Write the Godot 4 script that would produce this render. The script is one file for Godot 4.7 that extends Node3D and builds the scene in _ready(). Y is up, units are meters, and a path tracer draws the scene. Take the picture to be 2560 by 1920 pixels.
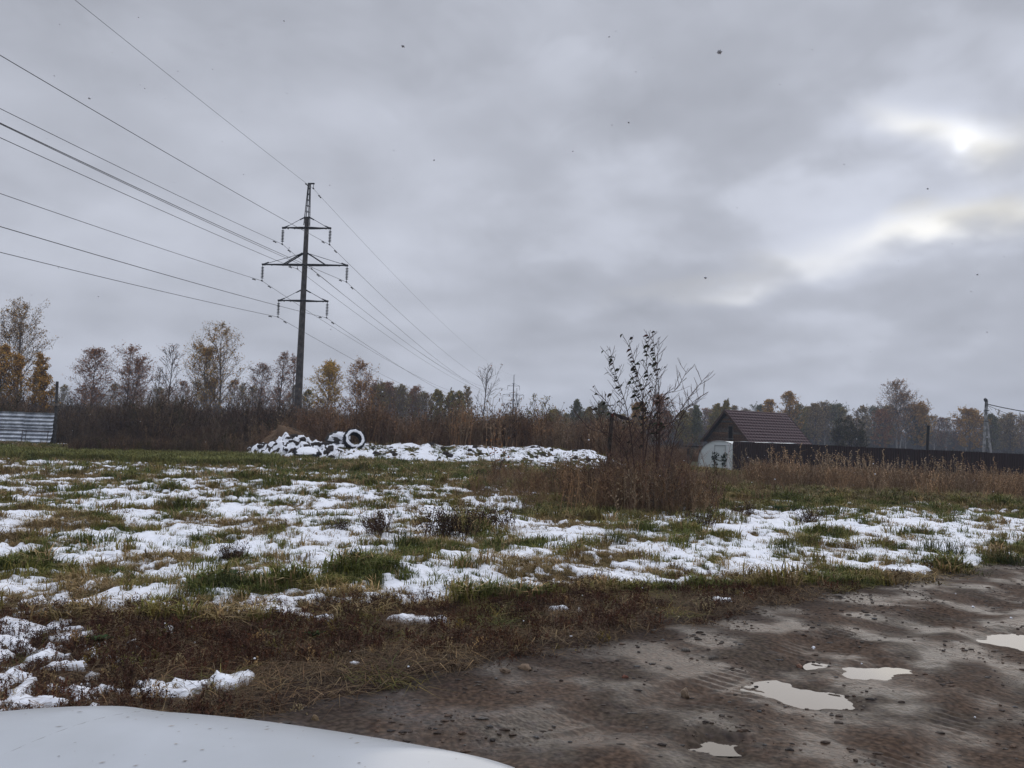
extends Node3D
# Snow-patched field beside a muddy track, under a power line, on an overcast autumn day.
# World: x right, y up, the view runs towards -z. "d" below is the distance along -z in metres.

const EYE := Vector3(0, 1.55, 0)
const FOCAL := 1925.0          # pixels of a 2560 x 1920 picture
var cam_basis: Basis
var rng := RandomNumberGenerator.new()
var taken := {}
var n_low := FastNoiseLite.new()
var n_tus := FastNoiseLite.new()
var n_snow := FastNoiseLite.new()
var n_fine := FastNoiseLite.new()
var n_zone := FastNoiseLite.new()
var n_mud := FastNoiseLite.new()
var n_road := FastNoiseLite.new()
var mats := {}

# ------------------------------------------------------------------ mesh collecting
class MB:
	var v := PackedVector3Array()
	var n := PackedVector3Array()
	var c := PackedColorArray()
	var idx := PackedInt32Array()
	var smooth := true
	func _init(sm := true): smooth = sm
	func vert(p: Vector3, nn: Vector3, col: Color) -> int:
		v.append(p); n.append(nn); c.append(col)
		return v.size() - 1
	func tri(a: Vector3, b: Vector3, cc: Vector3, col: Color):
		var k := v.size()
		var nn := (cc - a).cross(b - a)
		nn = nn.normalized() if nn.length_squared() > 1e-14 else Vector3.UP
		v.append(a); v.append(b); v.append(cc)
		n.append(nn); n.append(nn); n.append(nn)
		c.append(col); c.append(col); c.append(col)
		idx.append(k); idx.append(k + 1); idx.append(k + 2)
	func quad(a: Vector3, b: Vector3, cc: Vector3, dd: Vector3, col: Color):
		var k := v.size()
		var nn := (cc - a).cross(b - a)
		nn = nn.normalized() if nn.length_squared() > 1e-14 else Vector3.UP
		for p in [a, b, cc, dd]:
			v.append(p); n.append(nn); c.append(col)
		for q in [0, 1, 2, 0, 2, 3]: idx.append(k + q)
	func box(centre: Vector3, size: Vector3, col: Color, b := Basis.IDENTITY, bev := 0.0):
		var h := size * 0.5
		if bev <= 0.0:
			var p := []
			for s in [[-1, -1, -1], [1, -1, -1], [1, 1, -1], [-1, 1, -1], [-1, -1, 1], [1, -1, 1], [1, 1, 1], [-1, 1, 1]]:
				p.append(centre + b * Vector3(s[0] * h.x, s[1] * h.y, s[2] * h.z))
			for f in [[0, 1, 2, 3], [5, 4, 7, 6], [4, 0, 3, 7], [1, 5, 6, 2], [3, 2, 6, 7], [4, 5, 1, 0]]:
				quad(p[f[0]], p[f[3]], p[f[2]], p[f[1]], col)
			return
		# chamfered long box along y
		var e := bev
		var ring := [Vector2(-h.x + e, -h.z), Vector2(h.x - e, -h.z), Vector2(h.x, -h.z + e), Vector2(h.x, h.z - e), Vector2(h.x - e, h.z), Vector2(-h.x + e, h.z), Vector2(-h.x, h.z - e), Vector2(-h.x, -h.z + e)]
		for i in 8:
			var a: Vector2 = ring[i]
			var q: Vector2 = ring[(i + 1) % 8]
			quad(centre + b * Vector3(a.x, -h.y, a.y), centre + b * Vector3(a.x, h.y, a.y), centre + b * Vector3(q.x, h.y, q.y), centre + b * Vector3(q.x, -h.y, q.y), col)
			tri(centre + b * Vector3(0, h.y, 0), centre + b * Vector3(q.x, h.y, q.y), centre + b * Vector3(a.x, h.y, a.y), col)
			tri(centre + b * Vector3(0, -h.y, 0), centre + b * Vector3(a.x, -h.y, a.y), centre + b * Vector3(q.x, -h.y, q.y), col)
	func tube(pts: Array, radii: Array, sides: int, col: Color, cap := true, col2 = null):
		var m := pts.size()
		var start := v.size()
		var up := Vector3.RIGHT
		for i in m:
			var p: Vector3 = pts[i]
			var t: Vector3
			if i == 0: t = pts[1] - pts[0]
			elif i == m - 1: t = pts[m - 1] - pts[m - 2]
			else: t = pts[i + 1] - pts[i - 1]
			t = t.normalized()
			var a := t.cross(up)
			if a.length_squared() < 0.01: a = t.cross(Vector3.FORWARD)
			a = a.normalized()
			var bb := a.cross(t).normalized()
			var r: float = radii[i]
			var cc := col if col2 == null else col.lerp(col2, float(i) / (m - 1))
			for k in sides:
				var th := TAU * k / sides
				var nn := a * cos(th) + bb * sin(th)
				v.append(p + nn * r); n.append(nn); c.append(cc)
		for i in m - 1:
			for k in sides:
				var q := start + i * sides + k
				var q2 := start + i * sides + (k + 1) % sides
				idx.append(q); idx.append(q2); idx.append(q + sides)
				idx.append(q2); idx.append(q2 + sides); idx.append(q + sides)
		if cap and sides > 3:
			for e in [0, m - 1]:
				var s0 := start + int(e) * sides
				var cv := vert(pts[e], (pts[e] - pts[1 if e == 0 else m - 2]).normalized(), col)
				for k in sides:
					idx.append(cv); idx.append(s0 + k); idx.append(s0 + (k + 1) % sides)
	func lathe(base: Vector3, prof: Array, sides: int, col: Color, b := Basis.IDENTITY):
		var start := v.size()
		var m := prof.size()
		for i in m:
			var p: Vector2 = prof[i]
			var t: Vector2 = (prof[min(i + 1, m - 1)] - prof[max(i - 1, 0)]).normalized()
			for k in sides:
				var th := TAU * k / sides
				v.append(base + b * Vector3(p.x * cos(th), p.y, p.x * sin(th)))
				n.append((b * Vector3(t.y * cos(th), -t.x, t.y * sin(th))).normalized()); c.append(col)
		for i in m - 1:
			for k in sides:
				var q := start + i * sides + k
				var q2 := start + i * sides + (k + 1) % sides
				idx.append(q); idx.append(q2); idx.append(q + sides)
				idx.append(q2); idx.append(q2 + sides); idx.append(q + sides)
	func fix_winding():
		for k in range(0, idx.size(), 3):
			var a := idx[k]; var b := idx[k + 1]; var d := idx[k + 2]
			if (v[d] - v[a]).cross(v[b] - v[a]).dot(n[a] + n[b] + n[d]) < 0.0:
				idx[k + 1] = d; idx[k + 2] = b
	func mesh(mat: Material) -> ArrayMesh:
		if smooth and v.size() < 9000: fix_winding()
		var a := []
		a.resize(Mesh.ARRAY_MAX)
		a[Mesh.ARRAY_VERTEX] = v
		if smooth: a[Mesh.ARRAY_NORMAL] = n
		a[Mesh.ARRAY_COLOR] = c
		a[Mesh.ARRAY_INDEX] = idx
		var me := ArrayMesh.new()
		me.add_surface_from_arrays(Mesh.PRIMITIVE_TRIANGLES, a)
		me.surface_set_material(0, mat)
		return me

# ------------------------------------------------------------------ nodes
func numbered(called: String) -> String:
	var k: int = taken.get(called, 0)
	taken[called] = k + 1
	return called if k == 0 else "%s_%03d" % [called, k]
func part(called: String, me: Mesh, parent: Node3D) -> MeshInstance3D:
	var o := MeshInstance3D.new()
	o.name = called
	o.mesh = me
	parent.add_child(o, true)
	return o
func meta(o: Node3D, label: String, category: String, group := "", kind := ""):
	if label: o.set_meta("label", label)
	if category: o.set_meta("category", category)
	if group: o.set_meta("group", group)
	if kind: o.set_meta("kind", kind)
func thing(called: String, label: String, category: String, at := Vector3.ZERO, turn := 0.0, group := "") -> Node3D:
	var o := Node3D.new()
	o.name = numbered(called)
	add_child(o)
	o.position = at
	o.rotation.y = turn
	meta(o, label, category, group)
	return o
func single(called: String, me: Mesh, label: String, category: String, group := "", kind := "") -> MeshInstance3D:
	var o := MeshInstance3D.new()
	o.name = numbered(called)
	o.mesh = me
	add_child(o)
	meta(o, label, category, group, kind)
	return o
func copy_of(src: Node3D, at: Vector3, turn: float, size: Vector3, label: String, group := "") -> Node3D:
	var r: Node3D = src.duplicate()
	var base := String(src.name)
	var re := RegEx.create_from_string("_[0-9]{3}$")
	r.name = numbered(re.sub(base, ""))
	add_child(r)
	r.position = at
	r.rotation = Vector3(0, turn, 0)
	r.scale = size
	r.set_meta("label", label)
	if group: r.set_meta("group", group)
	return r
func scatter(called: String, me: Mesh, xf: Array, cols: PackedColorArray, label: String, category: String):
	var mm := MultiMesh.new()
	mm.transform_format = MultiMesh.TRANSFORM_3D
	mm.use_colors = true
	mm.mesh = me
	mm.instance_count = xf.size()
	for i in xf.size():
		mm.set_instance_transform(i, xf[i])
		mm.set_instance_color(i, cols[i])
	var o := MultiMeshInstance3D.new()
	o.multimesh = mm
	o.name = numbered(called)
	add_child(o)
	meta(o, label, category, "", "stuff")

# ------------------------------------------------------------------ measuring
func at(px: float, py: float, d: float) -> Vector3:      # a point d metres away, in the direction of a pixel of the 2560-wide photograph
	var r := cam_basis * Vector3((px - 1280.0) / FOCAL, -(py - 960.0) / FOCAL, -1.0)
	return EYE + r * (d / -r.z)
func atv(x: float, y: float, d: float) -> Vector3:       # the same for a 2212-wide view of it
	return at(x * 1.15732, y * 1.15732, d)
func on_ground(x: float, d: float) -> Vector3:
	return Vector3(x, gh(x, d), -d)
func xv(x: float, d: float, y := 940.0) -> float:
	return atv(x, y, d).x

func ss(a: float, b: float, x: float) -> float: return smoothstep(a, b, x)
func rs(x: float, d: float) -> float: return -0.63 * x + 0.777 * (d - 5.5)      # across the track, positive into the field
func rt(x: float, d: float) -> float: return 0.777 * x + 0.63 * (d - 5.5)       # along the track
func strip_top(x: float) -> float:
	if x < -3.8: return 2.9
	if x < -1.7: return lerpf(2.9, 1.65, (x + 3.8) / 2.1)
	if x < 1.0: return lerpf(1.65, 1.15, (x + 1.7) / 2.7)
	if x < 4.8: return lerpf(1.15, -0.2, (x - 1.0) / 3.8)
	return -0.2
func berm(x: float, d: float) -> float:
	var e := 0.6 * n_zone.get_noise_2d(x * 6.0, 31.0)
	var along := ss(-13.5, -11.0, x) * (1.0 - ss(4.0, 6.5, x))
	var up := ss(37.2 + e, 40.5 + e, d) * (1.0 - ss(42.0, 47.0, d))
	return along * up * (0.62 + 0.3 * n_zone.get_noise_2d(x * 9.0, d * 9.0))
func gh(x: float, d: float) -> float:
	var s := rs(x, d)
	var f := ss(0.0, 3.0, s)
	var h := 0.12 * n_low.get_noise_2d(x, d) * f + 0.02 * f
	h += n_tus.get_noise_2d(x, d) * lerpf(0.02, 0.075, f) * ss(-0.4, 0.3, s)
	h -= 0.45 * ss(6.0, 18.0, x) * ss(20.0, 36.0, d)
	if d > 36.0 and d < 48.0: h += berm(x, d)
	if s < 0.0: h -= 0.15 * ss(0.05, -0.45, s)
	return h
func blob(x: float, d: float, cx: float, cd: float, rx: float, rd: float) -> float:
	var a := (x - cx) / rx
	var b := (d - cd) / rd
	return exp(-(a * a + b * b))
func cover(x: float, d: float) -> float:                 # share of the ground under snow
	var s := rs(x, d)
	var top := strip_top(x) + 0.35 * n_zone.get_noise_2d(x * 12.0, d * 12.0)
	var u := x / maxf(d, 1.0)
	var k := 0.505
	k += 0.27 * blob(x, d, -3.0, 10.5, 5.0, 3.6)
	k += 0.28 * blob(u, d, 0.30, 13.0, 0.20, 4.6)
	k -= 0.10 * ss(17.0, 24.0, d)
	k -= 0.30 * blob(u, d, -0.12, 30.0, 0.17, 6.5)
	k -= 0.42 * blob(u, d, 0.12, 20.0, 0.11, 5.5)
	k -= 0.30 * blob(u, d, 0.36, 22.0, 0.3, 5.0)
	k -= 0.45 * ss(22.0, 27.0, d) * ss(0.12, 0.2, u)
	k -= 0.38 * ss(29.0, 33.0, d) * ss(-0.26, -0.36, u)
	k -= 0.22 * blob(x, d, -0.3, 9.5, 1.6, 0.6)
	k += 0.12 * blob(x, d, -4.5, 20.0, 6.0, 6.0)
	k += 0.30 * blob(u, d, 0.60, 13.0, 0.16, 4.5)
	k -= 0.03 * ss(22.0, 30.0, d)
	if d > 37.0: k = lerpf(k, 0.58, ss(37.0, 38.5, d) * ss(-12.5, -11.0, x) * (1.0 - ss(4.0, 5.5, x)))
	if d > 42.5: k = lerpf(k, 0.05, ss(42.5, 44.0, d))
	var low := -0.35
	low += 0.74 * ss(-1.95, -2.3, x) * ss(6.2, 5.7, d) * ss(3.6, 4.0, d)
	low += 1.6 * blob(x, d, -1.62, 4.8, 0.2, 0.2) + 1.6 * blob(x, d, -1.95, 4.55, 0.22, 0.16)
	low += 1.45 * blob(x, d, -1.62, 6.3, 0.42, 0.12) + 1.6 * blob(x, d, -0.70, 6.32, 0.28, 0.1)
	low += 1.5 * blob(x, d, -1.15, 7.0, 0.22, 0.13) + 1.4 * blob(x, d, -0.55, 6.95, 0.35, 0.1)
	low += 1.3 * blob(x, d, -2.7, 6.35, 0.3, 0.1) + 1.3 * blob(x, d, 0.55, 6.85, 0.28, 0.1)
	low += 1.3 * blob(x, d, 2.1, 7.5, 0.12, 0.08)
	return lerpf(low, k, ss(top - 0.2, top + 0.25, s))
func snow_at(x: float, d: float) -> float:               # over 0: snow lies here
	var nz := 0.56 * n_snow.get_noise_2d(x, d * 1.12) + 0.54 * n_fine.get_noise_2d(x, d)
	return nz - (0.5 - cover(x, d)) * 0.95

# ------------------------------------------------------------------ materials
func vcol(key: String, rough := 0.85, spec := 0.35) -> StandardMaterial3D:
	if mats.has(key): return mats[key]
	var m := StandardMaterial3D.new()
	m.resource_name = key
	m.vertex_color_use_as_albedo = true
	m.albedo_color = Color.WHITE
	m.roughness = rough
	m.metallic_specular = spec
	m.cull_mode = BaseMaterial3D.CULL_DISABLED
	mats[key] = m
	return m
func noise_tex(seed_: int, freq: float, oct: int, lo: Color, hi: Color, size := 512, contrast := 1.0, kind := FastNoiseLite.TYPE_SIMPLEX_SMOOTH) -> ImageTexture:
	var f := FastNoiseLite.new()
	f.seed = seed_
	f.frequency = freq
	f.noise_type = kind
	f.fractal_octaves = oct
	var src := f.get_seamless_image(size, size)
	var img := Image.create(size, size, false, Image.FORMAT_RGB8)
	var by := src.get_data()
	var out := PackedByteArray()
	out.resize(size * size * 3)
	for i in size * size:
		var t := clampf((by[i] / 255.0 - 0.5) * contrast + 0.5, 0.0, 1.0)
		out[i * 3] = int(255.0 * lerpf(lo.r, hi.r, t))
		out[i * 3 + 1] = int(255.0 * lerpf(lo.g, hi.g, t))
		out[i * 3 + 2] = int(255.0 * lerpf(lo.b, hi.b, t))
	img = Image.create_from_data(size, size, false, Image.FORMAT_RGB8, out)
	return ImageTexture.create_from_image(img)
func world_tex(m: StandardMaterial3D, scale_: float):
	m.uv1_triplanar = true
	m.uv1_world_triplanar = true
	m.uv1_scale = Vector3.ONE * scale_
func tone(base: Color, spread: float) -> Color:
	var k := 1.0 + rng.randf_range(-spread, spread)
	var w := rng.randf_range(-spread, spread) * 0.35
	return Color(base.r * k * (1.0 + w), base.g * k, base.b * k * (1.0 - w))

# ------------------------------------------------------------------ sky
func build_sky() -> ImageTexture:
	var w := 1800
	var h := 900
	var f := FastNoiseLite.new()
	f.seed = 11; f.frequency = 0.62; f.fractal_octaves = 5; f.fractal_gain = 0.5
	f.noise_type = FastNoiseLite.TYPE_SIMPLEX_SMOOTH
	f.domain_warp_enabled = true
	f.domain_warp_amplitude = 0.55
	f.domain_warp_frequency = 0.7
	f.domain_warp_fractal_octaves = 3
	var g := FastNoiseLite.new()
	g.seed = 5; g.frequency = 2.3; g.fractal_octaves = 4
	g.noise_type = FastNoiseLite.TYPE_SIMPLEX_SMOOTH
	var data := PackedFloat32Array()
	data.resize(w * h * 3)
	var sun_az := deg_to_rad(30.4)
	var sun_el := deg_to_rad(19.0)
	# lit gaps: bearing, height, width, depth in degrees, strength, slant
	var bands := [[28.0, 21.2, 3.2, 1.1, 0.24, 0.35], [31.5, 18.8, 2.2, 1.5, 0.20, 0.3], [27.5, 14.9, 4.5, 1.0, 0.26, -0.02], [33.5, 14.5, 4.0, 1.2, 0.26, 0.0], [21.5, 13.0, 5.0, 1.3, 0.17, -0.08], [16.5, 10.6, 3.5, 0.8, 0.12, -0.2], [10.5, 10.0, 5.0, 0.9, 0.09, -0.1], [34.0, 19.0, 3.0, 1.6, 0.12, -0.2]]
	var last := int(h * 0.56)
	var px := 0
	for j in h:
		var el := PI * 0.5 - (j + 0.5) / h * PI
		if j > last:
			for i in w:
				data[px] = 0.16; data[px + 1] = 0.155; data[px + 2] = 0.15
				px += 3
			continue
		var ce := cos(el)
		var se := maxf(sin(el), 0.0)
		var high := ss(0.40, 1.35, el)
		var near_h := exp(-maxf(el, 0.0) / 0.18)
		for i in w:
			var az := wrapf((i + 0.5) / w * TAU, -PI, PI)
			var dx := sin(az) * ce
			var dz := cos(az) * ce
			var q := 1.0 / (se + 0.24)
			var cl := f.get_noise_2d(dx * q, dz * q)
			var fi := g.get_noise_2d(dx * q, dz * q)
			var cloud := cl + 0.5 * fi
			var da := az - sun_az
			var de := el - sun_el
			var near := exp(-(da * da / 0.22 + de * de / 0.05))
			var close := exp(-(da * da / 0.03 + de * de / 0.008))
			var l := 0.455 + 0.165 * cloud * (1.0 - 0.5 * near_h)
			l += 0.14 * near_h
			# thinner cloud towards the sun: lit gaps between the grey banks
			var gap := ss(-0.15, 0.55, cl * 0.9 + 0.9 * fi)
			var ad := rad_to_deg(az)
			var ed := rad_to_deg(el) + 1.6 * fi + 1.2 * cl
			var thin := 0.0
			for b in bands:
				var qa: float = (ad - b[0]) / b[2]
				var qe: float = (ed - b[1] + b[5] * (ad - b[0])) / b[3]
				if qa * qa + qe * qe < 9.0: thin += b[4] * exp(-qa * qa - qe * qe)
			l += near * (0.01 + 0.09 * gap) + thin * (0.55 + 0.7 * gap)
			l += close * 0.05
			var core := exp(-(da * da + de * de * 1.3) / 0.0007)
			var disc := exp(-(da * da + de * de) / 0.00006)
			l += core * (0.16 + 0.3 * gap) + disc * 0.35
			l *= 1.0 + 2.15 * high
			var warm := clampf(thin * 3.2 - 0.1, 0.0, 1.0)
			var cool := 1.0 - warm
			data[px] = l * lerpf(1.015, 0.945, cool)
			data[px + 1] = l * lerpf(1.0, 0.995, cool)
			data[px + 2] = l * lerpf(0.955, 1.14, cool)
			px += 3
	var img := Image.create_from_data(w, h, false, Image.FORMAT_RGBF, data.to_byte_array())
	return ImageTexture.create_from_image(img)

# ================================================================== the scene
func _ready():
	rng.seed = 20
	# --- camera
	cam_basis = Basis(Vector3.RIGHT, deg_to_rad(3.63)) * Basis(Vector3.BACK, deg_to_rad(1.8))
	var cam := Camera3D.new()
	cam.name = "camera"
	cam.transform = Transform3D(cam_basis, EYE)
	cam.fov = rad_to_deg(2.0 * atan(960.0 / FOCAL))
	cam.near = 0.05
	cam.far = 6000.0
	add_child(cam)
	cam.current = true
	# --- sky, exposure
	var env := Environment.new()
	env.background_mode = Environment.BG_SKY
	var sky := Sky.new()
	var pano := PanoramaSkyMaterial.new()
	pano.panorama = build_sky()
	sky.sky_material = pano
	env.sky = sky
	env.background_energy_multiplier = 1.0
	env.tonemap_mode = Environment.TONE_MAPPER_LINEAR
	env.tonemap_exposure = 1.0
	env.fog_enabled = true
	env.fog_density = 0.0008
	env.fog_light_color = Color(0.80, 0.84, 0.90)
	env.sdfgi_enabled = true
	env.ssao_enabled = true
	env.ssil_enabled = true
	var we := WorldEnvironment.new()
	we.name = "environment"
	we.environment = env
	add_child(we)
	# --- sun behind the clouds, low in front on the right
	var sun := DirectionalLight3D.new()
	sun.name = "sun"
	var sd := Vector3(sin(deg_to_rad(30.4)) * cos(deg_to_rad(19.0)), sin(deg_to_rad(19.0)), -cos(deg_to_rad(30.4)) * cos(deg_to_rad(19.0)))
	sun.transform = Transform3D(Basis.looking_at(-sd, Vector3.UP), Vector3(0, 50, 0))
	sun.light_energy = 0.28
	sun.light_color = Color(1.0, 0.96, 0.9)
	sun.light_angular_distance = 60.0
	sun.shadow_enabled = true
	add_child(sun)

	setup_noise()
	build_ground()
	build_road()
	build_pylons()
	build_trees()
	build_right_side()
	build_left_fence()
	build_dump()
	build_sapling()
	build_car()
	build_vegetation()
	build_small()
	build_flakes()

func setup_noise():
	n_low.seed = 3; n_low.frequency = 0.09; n_low.fractal_octaves = 2
	n_tus.seed = 8; n_tus.frequency = 1.1; n_tus.fractal_octaves = 3
	n_snow.seed = 21; n_snow.frequency = 0.62; n_snow.fractal_octaves = 3
	n_fine.seed = 33; n_fine.frequency = 5.2; n_fine.fractal_octaves = 2
	n_zone.seed = 40; n_zone.frequency = 0.05; n_zone.fractal_octaves = 3
	n_mud.seed = 55; n_mud.frequency = 1.4; n_mud.fractal_octaves = 4
	n_road.seed = 66; n_road.frequency = 0.9; n_road.fractal_octaves = 2
	for f in [n_road, n_low, n_tus, n_snow, n_fine, n_zone, n_mud]: f.noise_type = FastNoiseLite.TYPE_SIMPLEX_SMOOTH

# ------------------------------------------------------------------ ground and snow
func soil(x: float, d: float) -> Color:
	var s := rs(x, d)
	var z := n_zone.get_noise_2d(x * 20.0, d * 20.0)
	var mud := Color(0.048, 0.035, 0.027)
	var turf := Color(0.095, 0.074, 0.036).lerp(Color(0.075, 0.078, 0.026), ss(-0.2, 0.3, z))
	var red := Color(0.048, 0.026, 0.018)
	var c := red.lerp(turf, ss(strip_top(x) - 0.3, strip_top(x) + 0.6, s))
	return mud.lerp(c, ss(-0.35, 0.6, s + z * 0.8))
func patch(g: MB, sn: MB, d0: float, d1: float, cell: float, thick: float):
	var rows := int(round((d1 - d0) / cell))
	var prev := {}
	var psn := {}
	var smk := []
	var s_first := sn.v.size()
	for r in rows + 1:
		var d := d0 + r * cell
		var lim := 0.74 * d + 2.6
		var i0 := int(floor(-lim / cell))
		var i1 := int(ceil(lim / cell))
		var cur := {}
		var csn := {}
		for i in range(i0, i1 + 1):
			var x := i * cell
			var y := gh(x, d)
			var p := Vector3(x, y, -d)
			cur[i] = g.v.size()
			g.v.append(p); g.c.append(soil(x, d))
			var m := snow_at(x, d)
			if m > -0.5:
				var t: float
				if m > 0.0: t = thick * (1.0 - exp(-m / 0.055)) * (0.85 + 0.6 * n_fine.get_noise_2d(x * 1.3 + 50.0, d * 1.3) + 0.4 * n_tus.get_noise_2d(x * 2.0, d * 2.0 + 9.0)) + 0.004
				else: t = maxf(m * 0.4, -0.035) - 0.002
				csn[i] = sn.v.size()
				smk.append(m > 0.0)
				sn.v.append(Vector3(x, y + t, -d))
		if r > 0:
			for i in range(i0, i1):
				if prev.has(i) and prev.has(i + 1):
					var a: int = prev[i]; var b: int = prev[i + 1]; var cc: int = cur[i]; var e: int = cur[i + 1]
					g.idx.append(a); g.idx.append(cc); g.idx.append(b)
					g.idx.append(b); g.idx.append(cc); g.idx.append(e)
				if psn.has(i) and psn.has(i + 1) and csn.has(i) and csn.has(i + 1):
					var a2: int = psn[i]; var b2: int = psn[i + 1]; var c2: int = csn[i]; var e2: int = csn[i + 1]
					if not (smk[a2 - s_first] or smk[b2 - s_first] or smk[c2 - s_first] or smk[e2 - s_first]): continue
					sn.idx.append(a2); sn.idx.append(c2); sn.idx.append(b2)
					sn.idx.append(b2); sn.idx.append(c2); sn.idx.append(e2)
		prev = cur
		psn = csn
func face_normals(m: MB):
	m.n.resize(m.v.size())
	m.n.fill(Vector3.ZERO)
	for k in range(0, m.idx.size(), 3):
		var a := m.idx[k]; var b := m.idx[k + 1]; var c := m.idx[k + 2]
		var nn := (m.v[c] - m.v[a]).cross(m.v[b] - m.v[a])
		if nn.y < 0: nn = -nn
		m.n[a] += nn; m.n[b] += nn; m.n[c] += nn
	for k in m.n.size(): m.n[k] = m.n[k].normalized() if m.n[k].length_squared() > 1e-16 else Vector3.UP
func build_ground():
	var g := MB.new()
	var sn := MB.new()
	patch(g, sn, 1.0, 9.1, 0.036, 0.036)
	patch(g, sn, 9.06, 20.1, 0.06, 0.040)
	patch(g, sn, 20.04, 48.0, 0.105, 0.050)
	# the rest of the plain, coarse, out to the horizon
	var step := 2.0
	for jd in range(-20, 60):
		for ix in range(-60, 60):
			var x0 := ix * step; var d0 := jd * step
			var xm := absf(x0 + 1.0); var dm := d0 + 1.0
			if dm > 2.5 and dm < 46.0 and xm + 2.2 < 0.74 * dm + 2.6: continue
			var k := g.v.size()
			for q in [[0, 0], [1, 0], [0, 1], [1, 1]]:
				var x: float = x0 + q[0] * step; var d: float = d0 + q[1] * step
				g.v.append(Vector3(x, gh(x, d) - 0.10, -d)); g.c.append(soil(x, d))
			for q in [0, 2, 1, 1, 2, 3]: g.idx.append(k + q)
	var c0 := Color(0.06, 0.05, 0.028)
	for r in [[-900.0, -120.0, -900.0, 40.0], [120.0, 900.0, -900.0, 40.0], [-120.0, 120.0, -900.0, -120.0], [-900.0, 900.0, 40.0, 600.0]]:
		var k := g.v.size()
		for p in [Vector3(r[0], -0.3, r[2]), Vector3(r[1], -0.3, r[2]), Vector3(r[0], -0.3, r[3]), Vector3(r[1], -0.3, r[3])]:
			g.v.append(p); g.c.append(c0)
		for q in [0, 2, 1, 1, 2, 3]: g.idx.append(k + q)
	face_normals(g)
	sn.c.resize(sn.v.size())
	sn.c.fill(Color(0.86, 0.875, 0.91))
	face_normals(sn)
	var gm := vcol("earth", 0.9, 0.3)
	gm.albedo_texture = noise_tex(4, 0.03, 5, Color(0.62, 0.60, 0.58), Color(1.0, 1.0, 0.98), 512, 1.6)
	gm.normal_enabled = true
	gm.normal_texture = bump_tex(9, 0.05, 4, 6.0)
	gm.normal_scale = 1.0
	world_tex(gm, 1.3)
	single("ground", g.mesh(gm), "brown and green earth of the open field", "ground", "", "structure")
	var sm := vcol("snow", 0.65, 0.3)
	sm.albedo_texture = noise_tex(14, 0.02, 4, Color(0.95, 0.95, 0.955), Color(1, 1, 1), 256, 1.4)
	sm.normal_enabled = true
	sm.normal_texture = bump_tex(19, 0.04, 4, 5.0)
	sm.normal_scale = 0.5
	world_tex(sm, 2.1)
	single("snow_cover", sn.mesh(sm), "thin patchy white snow lying between the grass of the field", "snow", "", "stuff")
func bump_tex(seed_: int, freq: float, oct: int, strength: float, size := 512) -> ImageTexture:
	var f := FastNoiseLite.new()
	f.seed = seed_; f.frequency = freq; f.fractal_octaves = oct
	f.noise_type = FastNoiseLite.TYPE_SIMPLEX_SMOOTH
	var img := f.get_seamless_image(size, size)
	img.convert(Image.FORMAT_RGBA8)
	img.bump_map_to_normal_map(strength)
	return ImageTexture.create_from_image(img)

# ------------------------------------------------------------------ muddy track
var pools := [[1.88, 4.90, 0.27, 0.24], [2.55, 5.52, 0.30, 0.17], [4.32, 6.45, 0.52, 0.34], [1.13, 4.10, 0.17, 0.07]]
func road_h(x: float, d: float, s: float, t: float) -> float:
	var h := -0.012 + 0.022 * n_road.get_noise_2d(x, d)
	h += 0.0026 * n_fine.get_noise_2d(x * 2.2, d * 2.2) + 0.005 * n_mud.get_noise_2d(x * 2.0, d * 2.0)
	var xw := x + 0.16 * n_mud.get_noise_2d(x * 1.6, d * 1.6) + 0.03 * n_fine.get_noise_2d(x * 1.5, d * 1.5)
	var dw := d + 0.13 * n_mud.get_noise_2d(x * 1.6 + 30.0, d * 1.6) + 0.03 * n_fine.get_noise_2d(x * 1.5 + 9.0, d * 1.5)
	for p in pools:
		h -= 0.062 * blob(xw, dw, p[0], p[1], p[2], p[3])
	# wheel ruts and tyre tracks pressed along the track
	var bendy := 0.18 * n_road.get_noise_2d(t * 0.25, 3.0)
	for rut in [-1.18, -2.55]:
		var q: float = (s - rut - bendy) / 0.17
		h -= 0.022 * exp(-q * q) - 0.010 * exp(-pow(absf(q) - 1.9, 2.0) * 2.5)
	var wob := 0.05 * n_zone.get_noise_1d(t * 12.0) + bendy
	for tr in [-1.05, -1.30, -2.35]:
		var a: float = absf(s - tr - wob)
		if a < 0.12:
			var e := ss(0.12, 0.08, a)
			h -= e * 0.010 * (0.6 + n_mud.get_noise_2d(t, tr * 7.0))
			var bar := sin(t * TAU / 0.085 + signf(s - tr - wob) * a * 26.0)
			h += e * 0.006 * (1.0 if bar > 0.1 else -0.6) * ss(0.0, 0.3, n_mud.get_noise_2d(t * 0.9 + 5.0, tr * 5.0))
	return h - 0.06 * ss(-0.15, 0.25, s + 0.3 * n_mud.get_noise_2d(x, d))
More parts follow.
